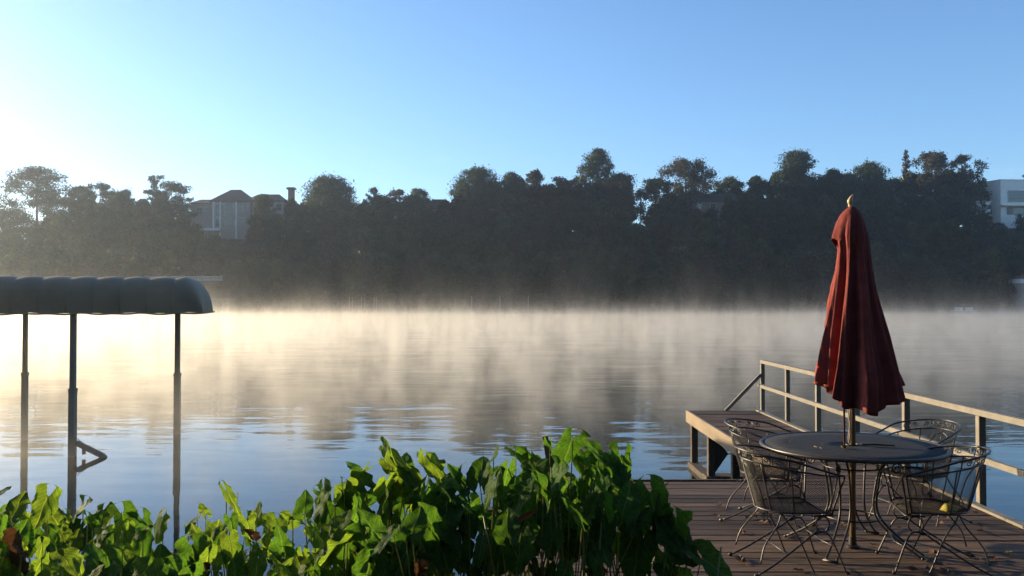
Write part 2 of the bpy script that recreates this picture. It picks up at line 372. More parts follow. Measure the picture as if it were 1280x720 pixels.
MIST = .13
ms_, mm_, mt_, mv_ = volume_box('mist', -210, 260, 11, 232, .03, 5.0)
ms_['label'] = 'low bank of drifting mist lying on the lake'
def mist_nodes(t, v):
    ln = t.links.new
    tc = t.nodes.new('ShaderNodeTexCoord'); sx = t.nodes.new('ShaderNodeSeparateXYZ'); ln(tc.outputs['Object'], sx.inputs[0])
    mp = t.nodes.new('ShaderNodeMapping'); mp.inputs['Scale'].default_value = (.50, .26, .20); ln(tc.outputs['Object'], mp.inputs[0])
    n1 = t.nodes.new('ShaderNodeTexNoise'); n1.inputs['Scale'].default_value = 1; n1.inputs['Detail'].default_value = 4.5; n1.inputs['Roughness'].default_value = .6
    n1.inputs['Distortion'].default_value = .6; ln(mp.outputs[0], n1.inputs['Vector'])
    def mth(op, *a):
        n = t.nodes.new('ShaderNodeMath'); n.operation = op
        for i, q in enumerate(a):
            if isinstance(q, (int, float)): n.inputs[i].default_value = q
            else: ln(q, n.inputs[i])
        return n.outputs[0]
    def mr(x, a, b, c, d):
        n = t.nodes.new('ShaderNodeMapRange'); n.interpolation_type = 'SMOOTHSTEP'; ln(x, n.inputs[0])
        for i, q in enumerate((a, b, c, d)): n.inputs[i + 1].default_value = q
        return n.outputs[0]
    n2 = t.nodes.new('ShaderNodeTexNoise'); n2.inputs['Scale'].default_value = 3.1; n2.inputs['Detail'].default_value = 2.5; ln(mp.outputs[0], n2.inputs['Vector'])
    patch = mr(mth('ADD', mth('MULTIPLY', n1.outputs['Fac'], .62), mth('MULTIPLY', n2.outputs['Fac'], .38)), .425, .60, 0.0, 1.0)
    # scale height varies with the noise: thick patches stand taller
    hh = mth('ADD', .26, mth('MULTIPLY', mth('MULTIPLY', patch, patch), .66))
    fall = mth('EXPONENT', mth('MULTIPLY', mth('DIVIDE', sx.outputs[2], hh), -1.0))
    near = mth('MULTIPLY', mr(mth('SUBTRACT', sx.outputs[1], mth('MULTIPLY', sx.outputs[0], .45)), 11, 21, 0.0, 1.0), mr(sx.outputs[1], 40, 150, 1.0, .45))
    d = mth('MULTIPLY', mth('MULTIPLY', mth('ADD', .07, patch), fall), mth('MULTIPLY', near, MIST))
    ln(d, v.inputs['Density'])
    v.inputs['Color'].default_value = (.97, .92, .84, 1); v.inputs['Anisotropy'].default_value = .62
mist_nodes(mt_, mv_)
mm_.cycles.volume_step_rate = 0.12

# ------------------------------------------------------------------ far bank: trees
def rnd_dirs(n, rs):
    d = rs.normal(size=(n, 3)); return d / np.linalg.norm(d, axis=1)[:, None]
def crown_quads(centres, radii, per, size, rs, flat=.8):
    """small leaf-spray quads scattered over the clumps"""
    out = []
    for c, r, n in zip(centres, radii, per):
        d = rnd_dirs(n, rs); lob = 1 + .35 * np.sin(d[:, 0] * rs.uniform(3, 7) + rs.uniform(0, 6)) * np.sin(d[:, 1] * rs.uniform(3, 7) + rs.uniform(0, 6)); rad = r * lob * np.clip(rs.normal(.85, .27, n), .1, 1.6)
        p = np.array(c)[None, :] + d * rad[:, None] * np.array([1, 1, flat])[None, :]
        nr = rnd_dirs(n, rs) * .9 + d * .6; nr /= np.linalg.norm(nr, axis=1)[:, None]
        a = np.cross(nr, rnd_dirs(n, rs)); a /= np.linalg.norm(a, axis=1)[:, None] + 1e-9
        b = np.cross(nr, a); s = (size * rs.uniform(.5, 1.3, n))[:, None]; w = s * rs.uniform(.45, .9, n)[:, None]
        out.append(np.stack([p - a * s, p - b * w, p + a * s, p + b * w], axis=1))
    return np.concatenate(out)

def tree_meshes(kind, W, H, seed, m, leaf=.29, dens=1.0, low=None):
    """crown + trunk meshes, base at origin, H tall and W wide"""
    rs = np.random.RandomState(seed); C = []; Rr = []; tr = MB()
    if kind == 'round':
        z0 = H * (low if low is not None else .06); n = int(104 * dens)
        for i in range(n):
            u = rs.uniform(0, 1) ** .7; t = rs.uniform(0, 1); z = z0 + (H - z0) * t
            prof = max(.15, min(1, .55 + t * 2.2) * (1 - t ** 3.2) ** .5); a = rs.uniform(0, 2 * pi)
            rr = W / 2 * prof * (.25 + .75 * u) * rs.uniform(.72, 1.0); r = W * rs.uniform(.04, .125)
            rr = max(0, rr - r * .55); C.append((rr * cos(a), rr * sin(a), min(z, H - r * .75))); Rr.append(r)
    elif kind == 'loose':
        z0 = H * (low if low is not None else .06); n = int(64 * dens)
        for i in range(n):
            t = rs.uniform(0, 1) ** .85; z = z0 + (H - z0) * t
            prof = max(.25, min(1, .6 + t * 1.6) * (1 - t ** 3) ** .5); a = rs.uniform(0, 2 * pi)
            rr = W / 2 * prof * sqrt(rs.uniform(.05, 1)); r = W * rs.uniform(.06, .115)
            C.append((rr * cos(a), rr * sin(a), min(z, H - r))); Rr.append(r)
    elif kind == 'pine':
        z0 = H * (low if low is not None else .38); lay = 9
        for k in range(lay):
            t = k / (lay - 1); z = z0 + (H - z0) * t * .96; span = W / 2 * (.62 + .5 * sin(pi * (t * .75 + .15))) * (1 - .55 * t ** 3)
            for j in range(max(3, int(7 * dens * (1 - .45 * t)))):
                a = rs.uniform(0, 2 * pi); q = rs.uniform(.35, 1)
                r = W * rs.uniform(.075, .125); C.append((span * q * cos(a), span * q * sin(a), min(z + rs.uniform(-.5, .9), H - r * .5))); Rr.append(r)
    elif kind == 'cone':
        z0 = H * .15
        for i in range(int(46 * dens)):
            t = rs.uniform(0, 1); z = z0 + (H - z0) * t; rr = W / 2 * (1 - t) ** .8 * rs.uniform(.3, 1); a = rs.uniform(0, 2 * pi); r = W * (.05 + .10 * (1 - t))
            C.append((rr * cos(a), rr * sin(a), min(z, H - r * .8))); Rr.append(r)
    Rr = np.array(Rr)
    per = np.maximum(24, (Rr ** 2 * 58 * (.36 / leaf) ** 2)).astype(int)
    per = np.minimum(per, 250)
    Q = crown_quads(C, Rr, per, leaf, rs, .62 if kind == 'pine' else .85)
    tr.tube([(0, 0, -1.5), (.1, 0, H * .25), (-.12, .1, H * .55), (.05, -.05, H * .93)], [H * .021, H * .016, H * .011, H * .004], 7)
    for i in rs.choice(len(C), min(len(C), 18), replace=False):
        c = Vector(C[i]); zb = max(H * .15, c.z - (abs(c.x) + abs(c.y)) * .65 - .5); st = Vector((0, 0, min(zb, H * .85)))
        tr.tube([st, st.lerp(c, .55) + Vector((0, 0, .25)), c], [H * .007, H * .005, H * .002], 4)
    return quads_mesh('crown', Q, m), tr.mesh('trunk', M['bark'])

def tree(name, label, px, top, w, Y, kind, m, seed, group=None, **kw):
    X = (px - 640) / F_PX * Y; gz = ground_z(X, Y); H = EYE + (HORIZON - top) / F_PX * Y - gz; W = w / F_PX * Y * 1.42
    cm, tm = tree_meshes(kind, W, H, seed, M[m], **kw)
    o = empty(name, (X, Y, gz), 0); link('crown', cm, o); link('trunk', tm, o)
    tag(o, label, 'tree', group); return o

RIDGE = 'trees along the ridge of the far bank'
ridge = [
 # name, label, px, top, width, Y, kind, mat, extra
 ('pine_tree', 'tall layered pine against the glare, first tree in from the sunlit end of the ridge', 45, 209, 66, 300, 'pine', 'crown_c', dict(low=.14, dens=2.4)),
 ('pine_tree', 'low pine cut by the picture edge beside the tall glaring pine', -6, 266, 44, 296, 'pine', 'crown_c', dict(low=.1, dens=1.6)),
 ('leafy_tree', 'hazy leafy tree just beside the tall layered pine', 101, 232, 36, 298, 'loose', 'crown_d', {}),
 ('leafy_tree', 'hazy leafy tree with twin tops between two pines', 124, 228, 36, 302, 'loose', 'crown_a', {}),
 ('leafy_tree', 'short hazy round tree in front of the spindly pine', 156, 237, 34, 300, 'round', 'crown_a', {}),
 ('leafy_tree', 'small hazy tree filling the dip before the spindly pine', 178, 250, 34, 296, 'round', 'crown_d', {}),
 ('pine_tree', 'spindly pine with a tufted tip beside the tan house', 195, 219, 26, 298, 'pine', 'crown_c', dict(low=.3, dens=1.0)),
 ('pine_tree', 'flat topped pine leaning toward the tan house', 214, 228, 40, 300, 'pine', 'crown_c', dict(low=.25, dens=1.5)),
 ('leafy_tree', 'bushy tree hiding the right half of the tan house', 330, 243, 32, 288, 'round', 'crown_d', {}),
 ('leafy_tree', 'small tree under the tall brick chimney', 364, 248, 20, 286, 'round', 'crown_a', {}),
 ('leafy_tree', 'broad dome shaped tree just past the brick chimney', 411, 222, 74, 296, 'round', 'crown_a', dict(dens=1.4)),
 ('leafy_tree', 'small gappy tree poking up past the dome shaped tree', 467, 234, 24, 298, 'loose', 'crown_a', {}),
 ('leafy_tree', 'thin rusty leaved tree on the low stretch of ridge', 494, 236, 30, 298, 'loose', 'crown_b', {}),
 ('leafy_tree', 'olive topped tree at the corner of the dark hipped roof', 521, 235, 28, 292, 'loose', 'crown_d', {}),
 ('leafy_tree', 'big square shouldered oak behind the dark hipped roof', 597, 210, 62, 296, 'round', 'crown_a', dict(dens=1.5)),
 ('leafy_tree', 'rounded oak next to the square shouldered oak', 640, 216, 40, 297, 'round', 'crown_a', {}),
 ('leafy_tree', 'narrow tree with a ragged tip mid ridge', 670, 213, 34, 300, 'round', 'crown_b', {}),
 ('leafy_tree', 'thin airy tree letting sky through before the tallest oak', 701, 220, 34, 300, 'loose', 'crown_b', {}),
 ('oak_tree', 'tallest oak on the ridge with a boxy head', 748, 186, 56, 300, 'round', 'crown_a', dict(dens=1.4)),
 ('leafy_tree', 'sloping shoulder tree leaning off the tallest oak', 775, 218, 50, 294, 'round', 'crown_b', {}),
 ('leafy_tree', 'low oak with open sky holes beside its trunk', 820, 222, 42, 300, 'loose', 'crown_a', {}),
 ('leafy_tree', 'tall knobbly tree above the wide dark roof', 858, 198, 60, 300, 'loose', 'crown_b', dict(dens=1.4)),
 ('leafy_tree', 'pale thin tree peeping over the wide dark roof', 910, 221, 42, 306, 'loose', 'crown_d', {}),
 ('leafy_tree', 'low dark tree past the wide dark roof', 946, 221, 34, 298, 'round', 'crown_a', {}),
 ('leafy_tree', 'broad spreading tree with a high crown behind the red umbrella top', 996, 190, 66, 300, 'round', 'crown_a', dict(dens=1.4)),
 ('leafy_tree', 'shaded tree directly over the red umbrella tip', 1042, 212, 40, 298, 'round', 'crown_a', {}),
 ('leafy_tree', 'wide low tree before the pair of pale chimneys', 1086, 204, 62, 298, 'round', 'crown_a', dict(dens=1.2)),
 ('cedar_tree', 'narrow pointed cedar above the pair of pale chimneys', 1134, 187, 22, 306, 'cone', 'crown_b', dict(dens=2.4)),
 ('leafy_tree', 'twiggy autumn tree just past the pointed cedar', 1166, 190, 46, 300, 'loose', 'crown_b', dict(dens=1.4)),
 ('leafy_tree', 'twiggy autumn tree nearest the white house', 1208, 193, 42, 300, 'loose', 'crown_b', dict(dens=1.4)),
 ('leafy_tree', 'small tree pressed against the sunlit wall of the white house', 1229, 222, 15, 290, 'loose', 'crown_a', {}),
 ('leafy_tree', 'tree running off the picture edge in front of the white house', 1300, 262, 50, 284, 'round', 'crown_a', {}),
 ('leafy_tree', 'little tuft of tree showing over the roof of the white house', 1270, 219, 10, 322, 'loose', 'crown_c', dict(dens=.5, leaf=.3)),
 ('leafy_tree', 'second tuft of tree over the white house at the picture edge', 1281, 218, 10, 322, 'loose', 'crown_c', dict(dens=.5, leaf=.3)),
]
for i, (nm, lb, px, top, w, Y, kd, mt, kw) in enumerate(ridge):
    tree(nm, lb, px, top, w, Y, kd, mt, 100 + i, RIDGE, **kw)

# the wooded slope below the ridge: one mesh pair per kind of tree, copied
protos = []
for k, (kd, mt, W, H) in enumerate([('round', 'crown_a', 11, 15), ('round', 'crown_b', 10, 14), ('round', 'crown_d', 12, 15), ('round', 'crown_a', 9, 16), ('loose', 'crown_a', 10, 14)]):
    protos.append((tree_meshes(kd, W, H, 300 + k, M[mt], leaf=.36, low=.04, dens=1.25), W, H))
def slope_top(px):
    P = [(-60, 285), (40, 288), (82, 256), (150, 258), (230, 262), (262, 292), (296, 292), (312, 262), (345, 258), (430, 250), (520, 250), (570, 246), (600, 236), (700, 236), (780, 242), (797, 282), (812, 278), (828, 252), (850, 250), (945, 246), (970, 226), (1040, 226), (1120, 230), (1150, 226), (1215, 230), (1228, 262), (1240, 270), (1262, 285), (1290, 290), (1400, 280)]
    for (a, b), (c, d) in zip(P, P[1:]):
        if a <= px <= c: return b + (d - b) * (px - a) / (c - a) - (7 if 320 < px < 770 or 850 < px < 1200 else 0)
    return 280
BACK = [(-60, 290), (30, 285), (60, 262), (90, 246), (130, 242), (160, 246), (200, 244), (232, 258), (262, 292), (296, 262), (340, 258), (375, 248), (400, 236), (430, 238), (455, 246), (530, 244), (562, 252), (572, 224), (620, 226), (655, 224), (690, 230), (715, 216), (770, 226), (786, 240), (797, 280), (808, 276), (818, 240), (840, 226), (880, 232), (935, 232), (960, 214), (1030, 216), (1060, 214), (1120, 214), (1150, 206), (1190, 208), (1225, 232), (1245, 262), (1400, 270)]
def back_top(px):
    for (a, b), (c, d) in zip(BACK, BACK[1:]):
        if a <= px <= c: return b + (d - b) * (px - a) / (c - a)
    return 280
n_sl = 0
BAND = [('dark leafy tree of the wood standing right at the far waterline', 'trees along the far waterline'), ('dark leafy tree halfway up the wooded slope of the far bank', 'trees halfway up the far slope'), ('dark leafy tree of the wood packed just below and behind the ridge line', 'wood trees near the ridge line')]
rows = [(242, 15.5, 31), (250, 14.5, 30), (260, 13.5, 29), (272, 13.5, 24), (284, 14.5, 22), (304, 23, 17)]
for r, (Y0, hh, step) in enumerate(rows):
    px = (-70 if r == 5 else -300) + r * 11
    while px < 1350:
        Y = Y0 + random.uniform(-3, 3); X = (px - 640) / F_PX * Y; gz = ground_z(X, Y)
        h = hh * (random.uniform(.72, 1.15) if r < 5 else random.uniform(.9, 1.2))
        ztop = EYE + (HORIZON - (back_top(px) if r == 5 else slope_top(px))) / F_PX * Y - random.uniform(0, 1.6 if r < 5 else 3.2); h = min(h, ztop - gz)
        if px < -90: h *= .75
        clear = (175 < px < 292 and r <= 1) or (232 < px < 300 and r >= 4)   # garden terrace and the view of the tan house
        if h > 4 and not clear:
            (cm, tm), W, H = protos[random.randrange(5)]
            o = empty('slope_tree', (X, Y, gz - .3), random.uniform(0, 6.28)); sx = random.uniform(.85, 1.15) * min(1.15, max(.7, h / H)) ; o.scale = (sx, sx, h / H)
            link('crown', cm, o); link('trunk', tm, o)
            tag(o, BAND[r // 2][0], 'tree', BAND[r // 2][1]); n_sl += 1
        px += step * random.uniform(.8, 1.2)
# unseen trees added behind the camera to hold back sky light
for k in range(13):
    a = R(95 + k * 14.2); rr = random.uniform(13, 19); (cm, tm), W, H = protos[k % 5]
    X, Y = rr * sin(a), rr * cos(a); o = empty('sky_block_tree', (X, Y, ground_z(X, Y)), random.uniform(0, 6)); o.scale = (.95, .95, random.uniform(.85, 1.15)); link('crown', cm, o); link('trunk', tm, o)
    tag(o, 'unseen leafy tree added behind the camera to block sky light', 'tree', 'unseen trees added to block sky light')
# waterside scrub that closes the foot of the slope
rs = np.random.RandomState(5); C = []; Rr = []
for px in np.arange(-60, 1345, 7.0):
    Y = SHORE + 3 + rs.uniform(0, 5); X = (px - 640) / F_PX * Y
    if 200 < px < 270 and rs.uniform() < .7: continue
    r = rs.uniform(1.0, 2.4); C.append((X, Y, ground_z(X, Y) + r * .7)); Rr.append(r)
Q = crown_quads(C, Rr, [70] * len(C), .34, rs, .8)
sc_ = link('scrub', quads_mesh('scrub', Q, M['crown_a'])); tag(sc_, 'dark waterside scrub fringing the far bank', 'scrub', kind='stuff')

# ------------------------------------------------------------------ far bank: houses
def on(px, Y): return (px - 640) / F_PX * Y
def zat(py, Y): return EYE + (HORIZON - py) / F_PX * Y
def hip(mb, x0, x1, y0, y1, z0, z1, ridge_in, ov=.5):
    x0 -= ov; x1 += ov; y0 -= ov; y1 += ov; ym = (y0 + y1) / 2
    v = [(x0, y0, z0), (x1, y0, z0), (x1, y1, z0), (x0, y1, z0), (x0 + ridge_in, ym, z1), (x1 - ridge_in, ym, z1)]
    b = [(x, y, z - .22) for x, y, z in v[:4]]
    mb.add(v + b, [(0, 1, 5, 4), (1, 2, 5), (2, 3, 4, 5), (3, 0, 4), (6, 7, 1, 0), (7, 8, 2, 1), (8, 9, 3, 2), (9, 6, 0, 3), (9, 8, 7, 6)])
def window(parent, x, y, z, w, h, mull=1, trans=1, fm='dullframe'):
    """frame proud of a wall that faces the lake (-y), pane recessed"""
    f = MB(); t = .12
    f.box(x - w / 2 - t, x + w / 2 + t, y - .09, y - .002, z - t, z); f.box(x - w / 2 - t, x + w / 2 + t, y - .09, y - .002, z + h, z + h + t)
    f.box(x - w / 2 - t, x - w / 2, y - .085, y - .002, z, z + h); f.box(x + w / 2, x + w / 2 + t, y - .085, y - .002, z, z + h)
    for i in range(1, mull + 1): xx = x - w / 2 + w * i / (mull + 1); f.box(xx - .04, xx + .04, y - .075, y - .002, z, z + h)
    for i in range(1, trans + 1): zz = z + h * i / (trans + 1); f.box(x - w / 2, x + w / 2, y - .07, y - .002, zz - .04, zz + .04)
    fo = f.build('window', M[fm], parent)
    MB().box(x - w / 2, x + w / 2, y - .045, y - .004, z, z + h).build('pane', M['glass'], fo); return fo

# tan house with stepped hip roofs
Yh = 300.0
th = empty('tan_house', (0, 0, 0))
tag(th, 'large tan stucco house with a pointed hip roof, hazy in the glare beside the pines', 'house')
gz = ground_z(on(290, Yh), Yh)
xa, xb, xc, xd, xe = on(236, Yh), on(256, Yh), on(263, Yh), on(312, Yh), on(352, Yh)
zl, zm, zr = zat(253, Yh), zat(251, Yh), zat(250, Yh)
w = MB(); w.box(xc, xd, Yh, Yh + 12, gz - 2, zm); w.box(xa, xc - .01, Yh + 1.5, Yh + 11, gz - 2, zl); w.box(xd + .01, xe, Yh + 2, Yh + 12, gz - 2, zr)
w.build('wall', M['stucco'], th)
r_ = MB(); hip(r_, xc, xd, Yh, Yh + 12, zm, zat(234, Yh), 5.6, .6); hip(r_, xa, xc + 1.5, Yh + 1.5, Yh + 11, zl, zat(246.5, Yh), 2.2, .5)
hip(r_, xd - 2.0, xe, Yh + 2, Yh + 12, zr + .03, zat(239.5, Yh), 3.4, .55)
rf = r_.build('roof', M['redroof'], th)
ch = MB(); cx_ = on(357.5, Yh); ch.box(cx_ - 1.0, cx_ + 1.0, Yh + 6, Yh + 7.6, zr - 1, zat(233.5, Yh)); ch.box(cx_ - 1.5, cx_ + 1.5, Yh + 5.5, Yh + 8.1, zat(233.5, Yh), zat(231.5, Yh)); ch.box(cx_ - 1.2, cx_ + 1.2, Yh + 5.8, Yh + 7.8, zat(231.5, Yh), zat(230.8, Yh))
ch.build('chimney', M['brick'], rf)
for px_, z_, ww, hh_, mu, tn in ((271.5, 270, 1.3, 4.0, 1, 1), (278, 270, 1.3, 4.0, 1, 1), (286, 270, 2.6, 4.6, 2, 2), (303, 262, 2.4, 2.2, 1, 1), (271.5, 283, 1.3, 2.5, 1, 1), (278, 283, 1.3, 2.5, 1, 1), (287, 283, 2.6, 2.5, 1, 1), (302, 281, 2.2, 2.3, 1, 1)):
    window(th, on(px_, Yh), Yh, zat(z_, Yh), ww, hh_, mu, tn)
window(th, on(247, Yh), Yh + 1.5, zat(267, Yh), 1.6, 2.2); window(th, on(255, Yh), Yh + 1.5, zat(267, Yh), 1.4, 2.2); window(th, on(346, Yh), Yh + 2, zat(262, Yh), 1.8, 2.2)
col = MB()
for px_ in (266.5, 275, 295): x_ = on(px_, Yh); col.box(x_ - .22, x_ + .22, Yh - .35, Yh - .01, gz - 1, zm - .25)
col.box(on(258, Yh), on(277, Yh), Yh - 2.6, Yh - .36, zat(289, Yh), zat(286, Yh)); col.build('porch', M['trimw'], th)

# dark hipped roofs glimpsed among the trees
def hidden_house(label, pa, pb, eave, top, Y, chims=(), rin=5):
    o = empty('ridge_house', (0, 0, 0)); tag(o, label, 'house')
    x0, x1 = on(pa, Y), on(pb, Y); g = ground_z((x0 + x1) / 2, Y)
    MB().box(x0, x1, Y, Y + 11, g - 1.5, zat(eave, Y)).build('wall', M['brick'], o)
    rm = MB(); hip(rm, x0, x1, Y, Y + 11, zat(eave, Y), zat(top, Y), rin, .7); rf = rm.build('roof', M['roof'], o)
    for cp in chims:
        x = on(cp, Y); MB().box(x - .4, x + .4, Y + 3, Y + 3.9, zat(top + 6, Y), zat(218, Y)).build('chimney', M['white'], rf)
    n = max(2, int((x1 - x0) / 4.5))
    for k in range(n): window(o, x0 + (k + .5) * (x1 - x0) / n, Y, zat(eave, Y) - 2.6, 1.5, 1.6)
hidden_house('house with a dark hipped roof behind the olive topped tree', 524, 570, 260, 246.5, 296, rin=5)
hidden_house('house with a wide dark roof under the tall knobbly tree', 866, 934, 251, 239, 294, rin=4)
hidden_house('house with two pale chimneys on its dark roof below the cedar', 1102, 1146, 232, 221.5, 302, (1106, 1136.5), rin=3)

# white modern house
Yw = 296.0
wh = empty('modern_house', (0, 0, 0)); tag(wh, 'flat roofed white modern house with one sunlit wall at the ridge end', 'house')
x0 = on(1252, Yw); zt = zat(225, Yw); g = ground_z(x0, Yw)
# body swung so its end wall faces the sun and shows beside the long front
wb = MB(); A = Vector((x0, Yw)); front = Vector((1, .10)).normalized(); side = Vector((-.33, 1)).normalized()
P0 = A; P1 = A + front * 18; P2 = P1 + side * 14; P3 = A + side * 14
def prism(mb, pts, z0, z1):
    n = len(pts); v = [(p.x, p.y, z0) for p in pts] + [(p.x, p.y, z1) for p in pts]
    mb.add(v, [tuple(range(n))[::-1], tuple(range(n, 2 * n))] + [(i, (i + 1) % n, n + (i + 1) % n, n + i) for i in range(n)])
prism(wb, [P0, P1, P2, P3], g - 3, zt)
wb.build('wall', M['white'], wh)
pb = MB(); prism(pb, [P0 - front * .12 - side * .12, P1 - side * .12, P2 + side * .12, P3 - front * .12 + side * .12], zt + .003, zt + .35); pb.build('parapet', M['trimw'], wh)
def wall_rect(u0, u1, z0, z1, d0, d1):
    a = P0 + front * u0; b = P0 + front * u1; n = Vector((front.y, -front.x)); m = MB()
    prism(m, [a + n * d0, b + n * d0, b + n * d1, a + n * d1][::-1], z0, z1); return m
fo = wall_rect(2.4, 10, zat(253, Yw), zat(237, Yw), .002, .14).build('window', M['trimw'], wh)
wall_rect(2.6, 9.8, zat(252.2, Yw), zat(237.8, Yw), .141, .16).build('pane', M['glass'], fo)
wall_rect(2.6, 9.8, zat(248, Yw), zat(247.4, Yw), .161, .2).build('mullion', M['galv'], fo)
fo = wall_rect(2.2, 10, zat(268, Yw), zat(258.5, Yw), .002, .12).build('window', M['galv'], wh)
wall_rect(4.4, 9.8, zat(267.2, Yw), zat(260, Yw), .121, .15).build('pane', M['glass'], fo)
wall_rect(-.4, 12, zat(257.5, Yw), zat(256, Yw), .002, 1.6).build('balcony', M['trimw'], wh)
gh = empty('garden_pavilion', (0, 0, 0)); tag(gh, 'small white garden building half hidden in foliage next to the white house', 'pavilion')
xg = on(1225.5, 292); MB().box(xg - .8, xg + 3.6, 292, 297, ground_z(xg, 292) - 2, zat(252, 292)).build('wall', M['white'], gh)
MB().box(xg - 1.2, xg + 4.0, 291.7, 297.4, zat(252, 292) + .003, zat(251, 292)).build('roof', M['trimw'], gh)
window(gh, xg + 1.7, 292, zat(263, 292), 1.6, 1.8, fm='galv')

# boathouse catching the sun at the picture's edge
bh = empty('boathouse', (0, 0, 0)); Yb = 234.5; tag(bh, 'small cream boathouse with sun on its gable, cut by the picture edge', 'boathouse')
xb0 = on(1273, Yb); MB().box(xb0 + .3, xb0 + 6, Yb - 1, Yb + 5, -1.5, zat(354, Yb)).build('wall', M['stucco'], bh)
rb = MB(); hip(rb, xb0 + .3, xb0 + 6, Yb - 1, Yb + 5, zat(347.5, Yb), zat(342, Yb), 2.6, .5); rb.build('roof', M['redroof'], bh)
MB().box(xb0 + .1, xb0 + 6.2, Yb - 1.2, Yb + 5.2, zat(354, Yb) + .002, zat(348.4, Yb)).build('fascia', M['trimw'], bh)
# balustraded garden terraces behind the boat cover
def balustrade(label, pa, pb, top, bot, Y):
    o = empty('terrace_wall', (0, 0, 0)); tag(o, label, 'terrace wall'); x0, x1 = on(pa, Y), on(pb, Y); z1, z0 = zat(top, Y), zat(bot, Y)
    MB().box(x0, x1, Y, Y + .6, z0 - 1.3, z0).build('wall', M['pile'], o)
    MB().box(x0 - .1, x1 + .1, Y - .05, Y + .65, z1 - .15, z1).build('coping', M['trimw'], o)
    n = int((x1 - x0) / .42); b = MB()
    for k in range(n): xx = x0 + (k + .5) * (x1 - x0) / n; b.tube([(xx, Y + .3, z0), (xx, Y + .3, z0 + .3), (xx, Y + .3, z1 - .15)], [.11, .15, .08], 5)
    bo = b.build('balusters', M['trimw'], o); bo['kind'] = 'stuff'
    for k in range(5):
        xx = x0 + (x1 - x0) * k / 4; MB().box(xx - .22, xx + .22, Y - .07, Y + .67, z0 + .003, z1 + .25).build('pier', M['stone'], o)
balustrade('long pale balustraded terrace wall above the boat cover', 181, 276, 345.5, 351, 252)
balustrade('short pale balustraded landing higher up the hazy bank', 209, 235, 333, 339, 262)
# lawn below the terraces follows the slope
lw = MB(); nxl, nyl = 16, 8; xL0, xL1 = on(196, 245), on(292, 245)
for j in range(nyl + 1):
    for i in range(nxl + 1):
        x = xL0 + (xL1 - xL0) * i / nxl; y = 240.5 + 11.3 * j / nyl; lw.v.append((x, y, ground_z(x, y) + .12))
lw.f = [(j * (nxl + 1) + i, j * (nxl + 1) + i + 1, (j + 1) * (nxl + 1) + i + 1, (j + 1) * (nxl + 1) + i) for j in range(nyl) for i in range(nxl)]
tag(lw.build('lawn', M['lawn'], smooth=True), kind='structure')
# low docks at the far waterline
def far_dock(label, pa, pb, top, Y, white=False):
    o = empty('far_dock', (0, 0, 0)); tag(o, label, 'dock'); x0, x1 = on(pa, Y), on(pb, Y); zt_ = zat(top, Y)
    m = MB(); m.box(x0, x1, Y - 4, Y + 1, zt_ - .18, zt_); m.box(x0 + .5, x1 - .5, Y - 3.6, Y + .6, zt_ + .001, zt_ + .22); m.build('roof', M['roof'], o)
    for x in (x0 + .4, (x0 + x1) / 2, x1 - .4):
        for y in (Y - 3.7, Y + .6): MB().box(x - .09, x + .09, y - .09, y + .09, -1.5, zt_ - .181).build('post', M['galv'], o)
    MB().box(x0 - .5, x1 + .5, Y - 4.4, Y + 3.0, .35, .5).build('deck', M['pile'], o)
far_dock('long grey roofed boat dock at the foot of the square shouldered oak', 588, 662, 369, 236)
far_dock('small grey roofed boat dock in the mist below the dome shaped tree', 438, 472, 371, 236)
fb = empty('moored_boat', (0, 0, 0)); Yq = 233.5; tag(fb, 'small white pontoon boat moored against the far bank past the umbrella', 'boat')
hb = MB(); xq = on(1204, Yq)
for sy in (-1.1, 1.1): hb.tube([(xq - 3.0, Yq + sy, .28), (xq - 2.6, Yq + sy, .2), (xq + 2.4, Yq + sy, .2), (xq + 3.0, Yq + sy, .42)], [.12, .32, .32, .06], 8)
hb.build('hull', M['galv'], fb); MB().box(xq - 2.9, xq + 2.7, Yq - 1.3, Yq + 1.3, .54, .64).build('deck', M['trimw'], fb)
for a_, b_ in ((-1.9, -.6), (1.0, 2.1)): MB().box(xq + a_, xq + b_, Yq - 1.0, Yq + .9, .641, 1.5, .06).build('seat', M['trimw'], fb)
fr = MB(); fr.tube([(xq - 1.5, Yq - 1.1, .6), (xq - 1.6, Yq - 1.1, 2.2), (xq + 1.6, Yq - 1.1, 2.3), (xq + 1.5, Yq - 1.1, .6)], .04, 5); fr.build('rail', M['galv'], fb)

